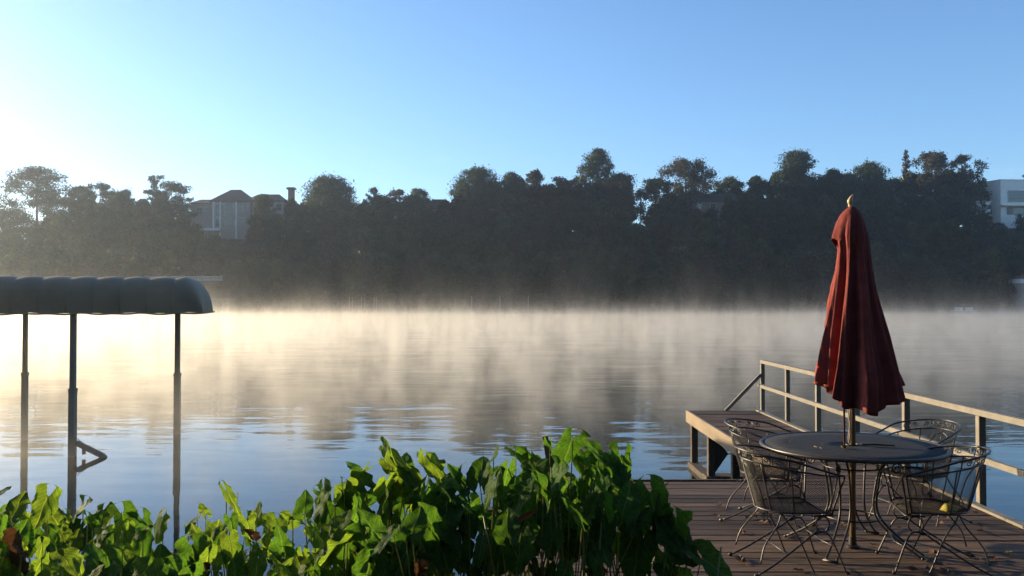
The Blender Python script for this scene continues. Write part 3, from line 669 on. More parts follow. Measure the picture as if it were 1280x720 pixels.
# ------------------------------------------------------------------ boat lift with its vinyl cover
U = Vector((cos(R(15)), sin(R(15)), 0)); V = Vector((-sin(R(15)), cos(R(15)), 0)); O0 = Vector((-7.44, 14.8, 0))
def lift(s, v, z): return O0 + U * s + V * v + Vector((0, 0, z))
bl = empty('boat_lift', O0); tag(bl, 'boat lift standing in the water under a long grey ribbed vinyl cover', 'boat lift')
bl_inv = Matrix.Translation(-O0)
def lpart(name, mb, m, parent=None, smooth=False):
    mb.v = [tuple(bl_inv @ Vector(p)) for p in mb.v]; return mb.build(name, m, parent or bl, smooth)
S0, S1, V0, V1, ZH, ZT = -7.2, 2.08, -.12, 2.42, 2.445, 3.065
hoop = .42
def cover_pt(s, a):
    # a: 0 near hem .. pi rear hem
    e = S1 - .42; f = 1.0
    if s > e: f = max(0, 1 - ((s - e) / .42) ** 2.2) ** (1 / 2.2)
    ph = (S1 - .5 - s) / hoop; sag = abs(sin(pi * ph)) ** .55
    ce = (1 if cos(a) >= 0 else -1) * abs(cos(a)) ** .30; se = sin(a) ** .50 if a not in (0.0,) else 0
    h = (ZT - ZH) * (.80 * se + .20 * sin(a)) * (0.02 + .98 * f) + .042 * (sag - .7) * se ** 3 * f * min(1, (S1 - s) * 3)
    vm = (V0 + V1) / 2; hw = (V1 - V0) / 2 - .015 * sag * (1 if abs(cos(a)) > .9 else .6)
    sx = s
    hem = -.018 * abs(sin(pi * ph * .5 + 1)) if se < .1 else 0
    return lift(sx, vm - hw * ce, ZH + h + hem)
cv = MB(); nsg = 300; na = 40
AA = [pi * (k / na) for k in range(na + 1)]
for i in range(nsg + 1):
    s = S0 + (S1 - S0) * (1 - (1 - i / nsg) ** 1.25)
    for a in AA: cv.v.append(tuple(cover_pt(s, min(pi - 1e-6, max(1e-6, a)))))
for i in range(nsg):
    for k in range(na): b = i * (na + 1) + k; cv.f.append((b, b + na + 1, b + na + 2, b + 1))
# end cloth closing the rounded end
b = nsg * (na + 1); cen = len(cv.v); cv.v.append(tuple(lift(S1, (V0 + V1) / 2, ZH)))
for k in range(na): cv.f.append((b + k, cen, b + k + 1))
cv_o = lpart('cover', cv, M['cover'], smooth=True)
k = 0
while S1 - .5 - k * hoop > S0:
    s_k = S1 - .5 - k * hoop; sm = MB(); sm.tube([cover_pt(s_k, min(pi - 1e-6, max(1e-6, pi * j / 30))) + Vector((0, 0, .002)) for j in range(31)], .0075, 5); lpart('seam', sm, M['cover'], cv_o, True); k += 1
hm_ = MB(); pts = [cover_pt(S0 + (S1 - S0 - .02) * i / 90, 1e-6) - Vector((0, 0, .012 + .008 * sin(i * 1.3))) for i in range(91)]
pts += [lift(S1 + .02, V0 + (V1 - V0) * k / 8, ZH - .015) for k in range(1, 9)]
hm_.tube(pts, .017, 5); lpart('hem_rope', hm_, M['cover'])
fr = MB()
for v in (.06, V1 - .18):
    fr.bar(lift(S0 + .1, v, 2.485), lift(S1 - .25, v, 2.485), .05, .06)
for s in (-2.7, 0, 1.42): fr.bar(lift(s, .09, 2.49), lift(s, V1 - .21, 2.49), .045, .05)
lpart('cover_frame', fr, M['galv'])
def lift_post(s, v, r, zs, tilt=0.0):
    m = MB(); a = lift(s, v, -1.4); m.bar(a, lift(s, v, zs), r * 2 + .022, r * 2 + .022); m.bar(lift(s, v, zs - .02), lift(s + tilt, v, 2.46), r * 2, r * 2)
    m.bar(lift(s, v, zs - .05), lift(s, v, zs + .012), r * 2 + .036, r * 2 + .036)
    lpart('post', m, M['galv'])
lift_post(0, 0, .040, zat(486, 14.8)); lift_post(1.42, 2.31, .042, zat(467, 17.4)); lift_post(-1.29, 2.21, .034, zat(466, 16.6)); lift_post(-2.75, 0, .040, 1.2)
br = MB(); p0 = Vector((on(97, 14.8), 14.8, zat(553, 14.8))); p1 = Vector((on(131, 14.75), 14.75, .02))
br.bar(p0, p1, .05, .085); lpart('brace', br, M['galv'])
br = MB(); br.bar(p1 + Vector((.03, 0, .02)), Vector((on(97, 14.8), 14.8, -.5)), .05, .08); br.tube([Vector((on(96, 14.8), 14.8, zat(546, 14.8))), p0.lerp(p1, .42) + Vector((0, 0, .03))], .006, 4)
br.tube([p0.lerp(p1, .28), p0.lerp(p1, .28) + Vector((.0, 0, -.13))], .03, 6); lpart('cradle_arm', br, M['galv'])

# ------------------------------------------------------------------ dock
DZ = .87
dk = empty('dock', (0, 0, DZ)); tag(dk, 'weathered brown board dock with a narrow railed walkway reaching over the lake', 'dock')
def dpart(name, mb, m, parent=None, smooth=False):
    mb.v = [(x, y, z - DZ) for x, y, z in mb.v]; return mb.build(name, m, parent or dk, smooth)
XR, XW, YF, YE, XL = 3.94, 2.80, 8.58, 14.02, -.12
pw, gap = .138, .011
pm_l = [MB().box(0, XR - XL, 0, pw, -.036, 0, .004).mesh('plank', M['plank'])]
pm_s = [MB().box(0, XR - XW - .035, 0, pw, -.036, 0, .004).mesh('plank', M['plank'])]
y = 3.1; rng = random.Random(3)
while y + pw < YE + .01:
    near = y + pw <= YF + .01
    if near and y < 5.15: x0, L_ = 1.15, None
    me = (pm_l if near else pm_s)[0]
    o = link('plank', me, dk)
    o.location = ((XL if near else XW + .035) + rng.uniform(-.012, .006), y, rng.uniform(-.0025, .003)); o.rotation_euler = (rng.uniform(-.012, .012), rng.uniform(-.0008, .0008), rng.uniform(-.0012, .0012))
    y += pw + gap * rng.uniform(.7, 1.4)
# rims, joists, crossbeams
m = MB(); m.bar((XW + .018, YF + .05, DZ - .085), (XW + .018, YE + .02, DZ - .085), .036, .185); dpart('fascia_board', m, M['beam'])
m = MB(); m.bar((XW, YE + .04, DZ - .085), (XR + .02, YE + .04, DZ - .085), .036, .18); dpart('end_board', m, M['beam'])
m = MB(); m.bar((XR + .025, 3.1, DZ - .07), (XR + .025, YE + .02, DZ - .07), .04, .16); dpart('rim_board', m, M['beam'])
m = MB(); m.bar((XL, YF + .06, DZ - .10), (XW - .002, YF + .06, DZ - .10), .036, .18); dpart('end_board', m, M['pile'])
m = MB(); m.bar((XL - .03, 3.1, DZ - .10), (XL - .03, YF + .04, DZ - .10), .036, .18); dpart('rim_board', m, M['pile'])
y = 4.0
for x in (.4, 1.2, 2.0, 3.2, 3.8):
    m = MB(); m.bar((x, 3.1, DZ - .135), (x, YF + .03, DZ - .135), .04, .18); dpart('joist', m, M['pile'])
for x in (XW + .36, XW + .75):
    m = MB(); m.bar((x, YF + .09, DZ - .13), (x, YE + .01, DZ - .13), .04, .17); dpart('joist', m, M['pile'])
# raised strip along the right edge, in lengths
y = 3.2
while y < YE - .1:
    l = min(rng.uniform(1.2, 2.3), YE - y); m = MB(); m.box(XR - .035, XR + .035, y, y + l - .02, DZ + .004, DZ + .022 + rng.uniform(0, .006)); dpart('edge_strip', m, M['rail']); y += l
def pile(x, y, s=.085, top=DZ - .18, bot=-2.6):
    m = MB(); m.box(x - s / 2, x + s / 2, y - s / 2, y + s / 2, bot, top, .006); return dpart('piling', m, M['pile'])
RY = [14.02, 12.75, 11.48, 10.2, 8.92, 7.5, 6.25, 5.0]
for yy in (13.85, 12.68, 11.3, 9.9): pile(XW + .085, yy, .1, DZ - .045); pile(XR - .08, yy, .1)
for xx in (XL + .12, 1.2, 2.5, 3.8):
    for yy in (8.4, 6.6, 4.7): pile(xx, yy, .12)
pile(on(615, 7.0), 6.95, .13, zat(632, 7.0), -1.5)
m = MB(); m.add([(XW + .13, 12.66, DZ - .18), (XW + .135, 12.66, .14), (XW + .33, 12.66, .42)] + [(XW + .13, 12.70, DZ - .18), (XW + .135, 12.70, .14), (XW + .33, 12.70, .42)], [(0, 1, 2), (5, 4, 3), (0, 3, 4, 1), (1, 4, 5, 2), (2, 5, 3, 0)]); dpart('gusset', m, M['pile'])
m = MB(); m.box(XW, XR + .1, 12.6, 12.9, -.25, .10, .01); dpart('footing', m, M['pile'])
m = MB(); m.box(XW, XW + .16, 12.91, 13.95, -.25, .08, .01); dpart('footing', m, M['pile'])
# railing
XP = 4.02; RT = DZ + .82
for i, yy in enumerate(RY):
    m = MB(); m.box(XP - .03, XP + .03, yy - .03, yy + .03, DZ - .3, RT - .055, .003); dpart('rail_post', m, M['rail'])
m = MB(); m.bar((XP, 4.6, RT - .026), (XP, RY[0] + .03, RT - .026), .062, .052); dpart('top_rail', m, M['rail'])
m = MB(); m.bar((XP - .052, 4.6, DZ + .41), (XP - .052, RY[0] + .03, DZ + .41), .04, .05); dpart('mid_rail', m, M['rail'])
m = MB(); m.bar((on(906, RY[0]), RY[0] - .01, DZ + .0), (XP - .031, RY[0] - .01, RT - .235), .045, .05); dpart('rail_brace', m, M['rail'])
# weathered stake standing among the plants
m = MB(); a_, b_ = at(692, 610, 4.95), at(681, 544, 4.95); m.bar(a_ + (a_ - b_) * 2.0, b_, .034, .05); m.bar(a_ + (a_ - b_) * 2 + Vector((.03, .01, 0)), b_ + Vector((.028, .01, -.03)), .012, .045)
tag(m.build('stake', M['beam']), 'split weathered timber stake poking up through the tallest leaves', 'stake')

# ------------------------------------------------------------------ umbrella
TX, TY = 2.41, 6.2
um = empty('patio_umbrella', (TX, TY, DZ)); tag(um, 'closed maroon patio umbrella with curved pale finial standing through the round table', 'umbrella')
def upart(name, mb, m, parent=None, smooth=False):
    mb.v = [(x - TX, y - TY, z - DZ) for x, y, z in mb.v]; return mb.build(name, m, parent or um, smooth)
zt_top = zat(257, TY)
upart('pole', MB().tube([(TX, TY, DZ), (TX + .004, TY, 1.9), (TX + .012, TY, zt_top)], .0215, 14), M['wood'], smooth=True)
upart('pole_foot', MB().tube([(TX, TY, DZ + .002), (TX, TY, DZ + .02), (TX, TY, DZ + .025), (TX, TY, DZ + .08)], [.045, .045, .028, .027], 18), M['iron'])
fz = zat(258, TY); fx = TX + .012
upart('finial', MB().tube(catmull([(fx - .004, TY, fz - .02), (fx - .012, TY, fz + .012), (fx - .006, TY, fz + .024), (fx - .014, TY, fz + .036), (fx - .006, TY, fz + .062), (fx + .008, TY, fz + .088)], 4), [.012, .012, .013, .015, .016, .010, .010, .010, .012, .017, .019, .020, .0195, .019, .017, .015, .013, .011, .008, .006, .002][:21], 10), M['palewood'], smooth=True)
prof = [(258, 3, 3), (262, 8, 7), (268, 13, 11), (280, 18, 15), (296, 21, 19), (312, 18, 21), (335, 20, 24), (375, 28, 33), (430, 35, 46), (470, 40, 58), (508, 42, 66)]
def pint(y):
    for (a, l1, r1), (b, l2, r2) in zip(prof, prof[1:]):
        if y <= b: t = (y - a) / (b - a); return l1 + (l2 - l1) * t, r1 + (r2 - r1) * t
    return prof[-1][1:]
um_rs = random.Random(11); NF = 168; NT = 64
pl = [um_rs.uniform(.75, 1.25) for _ in range(32)]
def canopy_pt(k, j):
    ph = 2 * pi * k / NF; t = j / NT
    # hem drops differently round the umbrella
    hem = 480 + 31 * (1 - abs(cos(ph)) ** 2.2) * (1 if sin(ph) < 0 else .45) + (4 * max(0, -cos(ph)) + 2.5) * sin(ph * 9 + 2) * (1 - abs(cos(ph)) ** 6)
    ypx = 258 + (hem - 258) * t; l, r = pint(ypx); c_ = cos(ph); hw = (l * (1 - c_) / 2 + r * (1 + c_) / 2) / F_PX * TY * (1 + .07 * t ** 3)
    nf = 8; tw = .35 * t; q = ((ph + tw - .35) / (2 * pi) * nf) % 1.0; seg = int(((ph + tw - .35) / (2 * pi) * nf) % nf)
    tri = 1 - abs(2 * q - 1)                      # 0 at the rib, 1 in the fold between
    deep = (.10 + .42 * sstep(.08, .5, t)) * pl[seg] * (1 - .55 * max(0, cos(ph + .5)))
    rr = hw * (1 - deep * (1 + .35 * max(0, -cos(ph))) * tri ** 1.2) + hw * (.06 + .07 * max(0, -cos(ph))) * sin(ph * 24 + 5 * t + seg) * t
    rr *= 1.0 + .03 * sin(t * 14 + ph * 3)
    sw = .10 * tri * t                            # cloth swept round, one way, as when it is wound closed
    ph2 = ph + sw
    return (TX + .012 - .008 * t + rr * cos(ph2), TY + rr * .92 * sin(ph2), zat(ypx, TY))
cb = MB()
for j in range(NT + 1):
    for k in range(NF): cb.v.append(canopy_pt(k, j))
for j in range(NT):
    for k in range(NF): cb.f.append((j * NF + k, (j + 1) * NF + k, (j + 1) * NF + (k + 1) % NF, j * NF + (k + 1) % NF))
can = upart('canopy', cb, M['canvas'], smooth=True)
so = can.modifiers.new('thickness', 'SOLIDIFY'); so.thickness = .0025
# the vent flap and a rib tip that pokes out of it
fl = MB(); NK = 48
for j in range(13):
    t = j / 12
    for k in range(NK):
        ph = 2 * pi * k / NK; q = (ph / (2 * pi) * 8 + .5) % 1.0; tri = 1 - abs(2 * q - 1); ypx = 257.5 + (40 + 8 * (1 - tri) + 3 * sin(ph * 3)) * t
        l, r = pint(ypx); c_ = cos(ph); hw = (l * (1 - c_) / 2 + r * (1 + c_) / 2 + .4) / F_PX * TY; rr = hw * (1 - .16 * tri * t)
        e = max(0, 1 - abs(((ph - pi * .985 + pi) % (2 * pi)) - pi) / .36) * t ** 1.3 * 9 / F_PX * TY
        fl.v.append((TX + .012 + (rr + e) * cos(ph), TY + rr * .9 * sin(ph), zat(ypx, TY) + .001))
for j in range(12):
    for k in range(NK): fl.f.append((j * NK + k, (j + 1) * NK + k, (j + 1) * NK + (k + 1) % NK, j * NK + (k + 1) % NK))
upart('vent_flap', fl, M['canvas'], smooth=True)
st = MB(); st.add([(on(1041, TY), TY - .18, zat(500, TY)), (on(1043.6, TY), TY - .178, zat(500, TY)), (on(1043.9, TY), TY - .176, zat(556, TY)), (on(1041.6, TY), TY - .178, zat(554, TY)), (on(1041, TY), TY - .177, zat(500, TY)), (on(1043.6, TY), TY - .175, zat(500, TY)), (on(1043.9, TY), TY - .173, zat(556, TY)), (on(1041.6, TY), TY - .175, zat(554, TY))], [(3, 2, 1, 0), (4, 5, 6, 7), (0, 1, 5, 4), (1, 2, 6, 5), (2, 3, 7, 6), (3, 0, 4, 7)])
upart('tie_strap', st, M['canvas'])
rp = MB(); rp.tube(catmull([(TX - .03, TY - .02, zat(498, TY)), (TX - .036, TY - .03, zat(515, TY)), (TX - .028, TY - .032, zat(530, TY)), (TX - .037, TY - .03, zat(545, TY)), (TX - .03, TY - .03, zat(553, TY)), (TX - .022, TY - .034, zat(540, TY)), (TX - .025, TY - .034, zat(520, TY)), (TX - .02, TY - .03, zat(503, TY))], 4), .0045, 5)
upart('pull_rope', rp, M['rope'])

# ------------------------------------------------------------------ round table
tb = empty('patio_table', (TX, TY, DZ)); tag(tb, 'round dark wrought iron table with a mesh top, umbrella through its middle', 'table')
RTAB, HT = .62, .725
tt = MB(); n = 96
def ring(mb, r, z): b = len(mb.v); mb.v += [(r * cos(2 * pi * k / n), r * sin(2 * pi * k / n), z) for k in range(n)]; return b
a = ring(tt, .032, HT); prev = a
for rr_, zz in ((.2, HT), (.45, HT + .0005), (RTAB - .02, HT), (RTAB - .02, HT - .004), (.45, HT - .004), (.032, HT - .004)):
    b = ring(tt, rr_, zz); tt.f += [(prev + k, b + k, b + (k + 1) % n, prev + (k + 1) % n) for k in range(n)]; prev = b
tt.f += [(prev + k, a + k, a + (k + 1) % n, prev + (k + 1) % n) for k in range(n)]
tt.build('tabletop', M['table_top'], tb, True)
rm = MB(); rm.tube([(RTAB * cos(2 * pi * k / 72), RTAB * sin(2 * pi * k / 72), HT - .008) for k in range(72)], .014, 8, closed=True)
rm.build('rim', M['iron'], tb, True)
rg = MB(); rg.tube([(.045 * cos(2 * pi * k / 24), .045 * sin(2 * pi * k / 24), HT + .004) for k in range(24)], .006, 6, closed=True); rg.build('umbrella_ring', M['iron'], tb, True)
rg = MB(); rg.tube([(.185 * cos(2 * pi * k / 40), .185 * sin(2 * pi * k / 40), .225) for k in range(40)], .007, 6, closed=True)
rg.build('stretcher_ring', M['iron'], tb, True); rg = MB(); rg.tube([(.195 * cos(2 * pi * k / 40), .195 * sin(2 * pi * k / 40), HT - .145) for k in range(40)], .006, 6, closed=True); rg.build('stretcher_ring', M['iron'], tb, True)
for q in range(4):
    a0 = pi / 4 + q * pi / 2 + .12; lg = MB()
    for dlt in (-.035, .035):
        pr = [(.36, HT - .018), (.28, HT - .05), (.20, HT - .14), (.165, HT - .28), (.155, HT - .42), (.20, HT - .52), (.33, .095), (.47, .012)]
        lg.tube(catmull([(r * cos(a0) - dlt * sin(a0), r * sin(a0) + dlt * cos(a0), z) for r, z in pr], 5), .0085, 6)
    lg.tube([(.47 * cos(a0) - .05 * sin(a0), .47 * sin(a0) + .05 * cos(a0), .014), (.47 * cos(a0) + .05 * sin(a0), .47 * sin(a0) - .05 * cos(a0), .014)], .01, 6)
    sc = []
    for k in range(22): tt_ = k / 21 * 1.6 * 2 * pi; rr = .042 * (1 - k / 26); cx_, cz_ = .30, HT - .135; sc.append(((cx_ + rr * cos(tt_)) * cos(a0), (cx_ + rr * cos(tt_)) * sin(a0), cz_ + rr * sin(tt_)))
    lg.tube(sc, .006, 5); lg.build('leg', M['iron'], tb, True)

# ------------------------------------------------------------------ wrought iron chairs
def lattice(mb, fn, nu, nv, w=.0016):
    """expanded-metal diamonds over the surface fn(u,v)"""
    P = {}
    for j in range(nv + 1):
        for i in range(nu + 1):
            u = (i + (.5 if j % 2 else 0)) / (nu + .5); P[i, j] = Vector(fn(u, j / nv))
    for j in range(nv):
        for i in range(nu + 1):
            for di in ((0, -1) if j % 2 == 0 else (0, 1)):
                if (i + di, j + 1) in P:
                    a, b = P[i, j], P[i + di, j + 1]; t = (b - a)
                    if t.length < 1e-5: continue
                    t.normalize(); x = t.cross(Vector((.3, .2, .93))); x = x.normalized() * w if x.length > .1 else Vector((w, 0, 0)); y_ = t.cross(x)
                    v = [a + x, a - x * .5 + y_ * .87, a - x * .5 - y_ * .87, b + x, b - x * .5 + y_ * .87, b - x * .5 - y_ * .87]
                    mb.add(v, [(0, 1, 4, 3), (1, 2, 5, 4), (2, 0, 3, 5)])
def upath(s, w, ln):
    """U in plan, opening to +Y; s 0..1 from one arm front round the back to the other"""
    arc = pi * w; tot = arc + 2 * ln; d = s * tot
    if d < ln: return Vector((-w, ln - d, 0))
    if d < ln + arc: a = (d - ln) / w; return Vector((-w * cos(a), -w * sin(a), 0))
    return Vector((w, d - ln - arc, 0))
SZ = .385
def rise(s): return sin(pi * s) ** 1.4
def wall_pt(s, t, up=0.0):
    w = .245 + (.035 + .02 * up) * t; ln = .20 + .03 * t; p = upath(s, w, ln); p.y *= 1.0 + .06 * t
    p.z = SZ + .005 + t * (.235 + .085 * rise(s)) ; p.y -= .05 * t * rise(s); return p
def make_chair():
    root = empty('patio_chair')
    m = MB()
    def seat(u, v):
        y = -.235 + v * .475; hw = .235 if y > 0 else sqrt(max(1e-4, .235 ** 2 - y * y)); x = (u - .5) * 2 * hw
        return (x, y, SZ - .018 * sin(pi * u) * sin(pi * v) - .025 * max(0, (v - .85) / .15) ** 2)
    lattice(m, seat, 20, 56, .0013); m.build('seat', M['iron_mesh'], root)
    m = MB(); lattice(m, lambda u, v: wall_pt(u, v), 56, 44, .0013); m.build('backrest', M['iron_mesh'], root)
    m = MB()
    S = [i / 48 for i in range(49)]
    m.tube([wall_pt(s, 1) for s in S], .006, 6); m.tube([wall_pt(s, 0) for s in S], .007, 6)
    m.tube([(-.235, .2, SZ), (-.225, .235, SZ - .02), (.225, .235, SZ - .02), (.235, .2, SZ)], .007, 6)
    top = []
    for s in S:
        p = wall_pt(s, 1, 1); p.z += .012 + .055 * min(1, sin(pi * s) * 1.6); p.x *= 1.05; p.y = p.y * 1.05; top.append(p)
    m.tube(top, .0075, 7); m.build('back_rail', M['iron'], root, True)
    m = MB()
    for s0 in (.30, .42, .5, .58, .70):
        m = MB(); base = wall_pt(s0, 1); up = wall_pt(s0, 1, 1); up.z += .06
        for sg in (-1, 1):
            pts = []
            for k in range(16):
                tt_ = k / 15; a = tt_ * 1.35 * 2 * pi; rr = .020 * (1 - .75 * tt_); s1 = s0 + sg * (.028 - rr * cos(a) * .8)
                p = wall_pt(min(1, max(0, s1)), 1, .5); p.z += .034 + rr * sin(a); pts.append(p)
            m.tube(pts, .0042, 4)
        m.tube([base, up], .004, 4); m.build('scroll', M['iron'], root, True)
    m = MB()
    for s in (.22, .36, .5, .64, .78): m.tube([wall_pt(s, t / 6) * 1.0 + Vector((0, 0, 0)) for t in range(7)], .0055, 5)
    # arched hoop pressed against the back
    m.tube(catmull([wall_pt(.40, .0), wall_pt(.41, .5), wall_pt(.45, .82), wall_pt(.5, .9), wall_pt(.55, .82), wall_pt(.59, .5), wall_pt(.60, 0)], 4), .005, 5)
    m.build('back_support', M['iron'], root, True)
    for sx in (-1, 1):
        m = MB(); p = Vector(top[0 if sx < 0 else -1]); e = Vector((sx * .225, .225, SZ - .01))
        m.tube(catmull([p + Vector((0, -.03, 0)), p + Vector((0, .02, -.008)), p.lerp(e, .35) + Vector((0, .015, 0)), e], 5), .0075, 6)
        m.tube([wall_pt(0 if sx < 0 else 1, 1), wall_pt(0 if sx < 0 else 1, 0)], .006, 5)
        m.build('arm', M['iron'], root, True)
        x = sx * .205
        # front: ring under the seat and a spring bar running down to the back foot
        m = MB(); cy_, cz_ = .165, SZ - .075; rr = .05
        pts = [(x, cy_ + .13, .03)] + []
        loop = [(x, cy_ + rr * cos(a), cz_ + rr * sin(a)) for a in [R(v) for v in range(-60, 300, 24)]]
        m.tube([(x, .235, SZ - .02), (x, .10, SZ - .022)], .007, 5); m.tube(loop, .006, 6)
        m.tube(catmull([(x, cy_ - .03, cz_ - .035), (x * 1.05, .02, .20), (x * 1.2, -.20, .075), (x * 1.28, -.335, .012)], 5), .0068, 6)
        m.tube([(x * 1.28, -.335, .012), (x * 1.28, -.36, .008)], .011, 6); m.build('leg', M['iron'], root, True)
        m = MB(); m.tube(catmull([(x, .10, .245), (x * 1.02, .175, .262), (x * 1.08, .225, .215), (x * 1.22, .30, .05), (x * 1.25, .315, .010)], 5), .0065, 6)
        m.tube([(x * 1.25, .315, .010), (x * 1.25, .335, .007)], .011, 6); m.build('leg', M['iron'], root, True)
        m = MB(); m.tube(catmull([(x * .9, -.13, SZ), (x, -.10, SZ - .05), (x * 1.1, -.02, .23), (x * 1.18, .06, .06), (x * 1.2, .085, .012)], 5), .006, 6); m.build('brace', M['iron'], root, True)
        m = MB(); m.tube(catmull([(x * .9, -.13, SZ - .005), (x * 1.0, -.17, SZ - .08), (x * 1.12, -.27, .19), (x * 1.2, -.31, .08)], 5), .006, 6); m.build('brace', M['iron'], root, True)
    m = MB(); m.tube([(-.205 * 1.12, -.1, .125), (.205 * 1.12, -.1, .125)], .005, 5); m.build('stretcher', M['iron'], root, True); m = MB(); m.tube([(-.23, .245, .17), (0, .262, .15), (.23, .245, .17)], .006, 5)
    m.build('stretcher', M['iron'], root, True)
    return root
ch0 = make_chair()
def face(dx, dy): return atan2(-dx, dy)
chairs = [
 (1.83, 5.80, face(1, .10), 'mesh patio chair nearest the big leaves, its back catching a slanting patch of sun'),
 (2.05, 6.98, face(.85, -.55), 'mesh patio chair behind the sunlit one, backing onto the walkway opening'),
 (2.77, 5.78, face(-1, .18), 'mesh patio chair with a yellow leaf on its seat, in front of the railing'),
 (3.22, 6.95, face(-.85, -.45), 'mesh patio chair across the table with a bright glint on its curved back rail'),
]
for i, (x, y, rz, lb) in enumerate(chairs):
    o = ch0 if i == 0 else copy_tree(ch0)
    o.location = (x, y, DZ); o.rotation_euler = (0, 0, rz); o.scale = (.9, .9, 1); tag(o, lb, 'chair', 'wrought iron chairs round the patio table')

# ------------------------------------------------------------------ leaves lying about
def dead_leaf_mesh(seed, m):
    r = random.Random(seed); b = MB(); n = 9; b.v.append((0, 0, .006))
    for k in range(n):
        a = 2 * pi * k / n; rr = (.030 if k % 2 == 0 else .017) * r.uniform(.8, 1.25); b.v.append((rr * cos(a) * 1.35, rr * sin(a), .004 + r.uniform(0, .022)))
    for k in range(n): b.f.append((0, 1 + k, 1 + (k + 1) % n))
    b.tube([(-.035, 0, .01), (-.07, .01, .004)], .0012, 4); return b.mesh('fallen_leaf', m)
dlm = [dead_leaf_mesh(k, M['deadleaf']) for k in range(5)]
spots = [(1262, 695, 'pair'), (1258, 700, '')]
lf = random.Random(21)
for k in range(46):
    if k < 8: px, py = lf.uniform(885, 960), lf.uniform(595, 650)
    elif k < 18: px, py = lf.uniform(940, 1050), lf.uniform(640, 668)
    elif k < 40: px, py = lf.uniform(900, 1280), lf.uniform(640, 716)
    else: px, py = lf.uniform(1150, 1240), lf.uniform(625, 660)
    Y = (EYE - DZ) * F_PX / (py - HORIZON); X = on(px, Y)
    if X > 3.85 or Y < 4.9: continue
    o = link('fallen_leaf', dlm[k % 5], None, (X, Y, DZ + .004), (lf.uniform(-.2, .2), lf.uniform(-.2, .2), lf.uniform(0, 6.28))); s = lf.uniform(.7, 1.3); o.scale = (s, s, s)
    tag(o, 'small dry brown leaf fallen on the dock boards', 'leaf', 'fallen leaves on the dock')
ym = dead_leaf_mesh(77, M['yellowleaf'])
def put(px, Y, z, me, s, lb, rot=(0, 0, 0), name='fallen_leaf'):
    o = link(name, me, None, (on(px, Y), Y, z), rot); o.scale = (s, s, s); tag(o, lb, 'leaf'); return o
TZ = DZ + HT + .004
put(1053, 6.02, TZ, ym, .9, 'curled yellow leaf on the table against the umbrella pole', (0, .3, 1))
put(1020, 6.05, TZ, dead_leaf_mesh(78, M['palewood']), .7, 'pale dry leaf on the table short of the pole', (.2, 0, 2))
put(985, 6.3, TZ, dlm[1], .5, 'tiny dark leaf near the far rim of the table', (0, 0, .4))
put(1238, 6.05, DZ + .004, ym, 1.0, 'yellowish dry leaf on the boards beyond the chair by the railing', (.1, .2, 2)).location = (on(1258, 6.02), 6.02, DZ + .004)
yl = MB(); nq = 14
for j in range(nq + 1):
    for k in range(nq + 1):
        u = k / nq * 2 - 1; v = j / nq * 2 - 1; rr = sqrt(u * u + v * v); w = min(1.0, 1.0) ; s_ = 1 / max(1, rr) if rr > 1 else 1
        yl.v.append((u * s_ * .055, v * s_ * .05, .05 * (1 - min(1, rr) ** 2) + .004 * sin(9 * u)))
yl.f = [(j * (nq + 1) + k, j * (nq + 1) + k + 1, (j + 1) * (nq + 1) + k + 1, (j + 1) * (nq + 1) + k) for j in range(nq) for k in range(nq)]
o = yl.build('curled_leaf', M['yellowleaf'], smooth=True); o.location = (2.86, 5.73, DZ + SZ - .006); tag(o, 'cupped yellow green leaf resting on the seat of the chair by the railing', 'leaf')
st = MB(); st.tube([(0, 0, 0), (.09, -.02, .004), (.21, -.05, .002)], [.006, .007, .005], 6); o = st.build('twig', M['bark']); o.location = (TX + .05, TY - .05, TZ + .006); tag(o, 'short dark twig lying on the table beside the umbrella pole', 'twig')

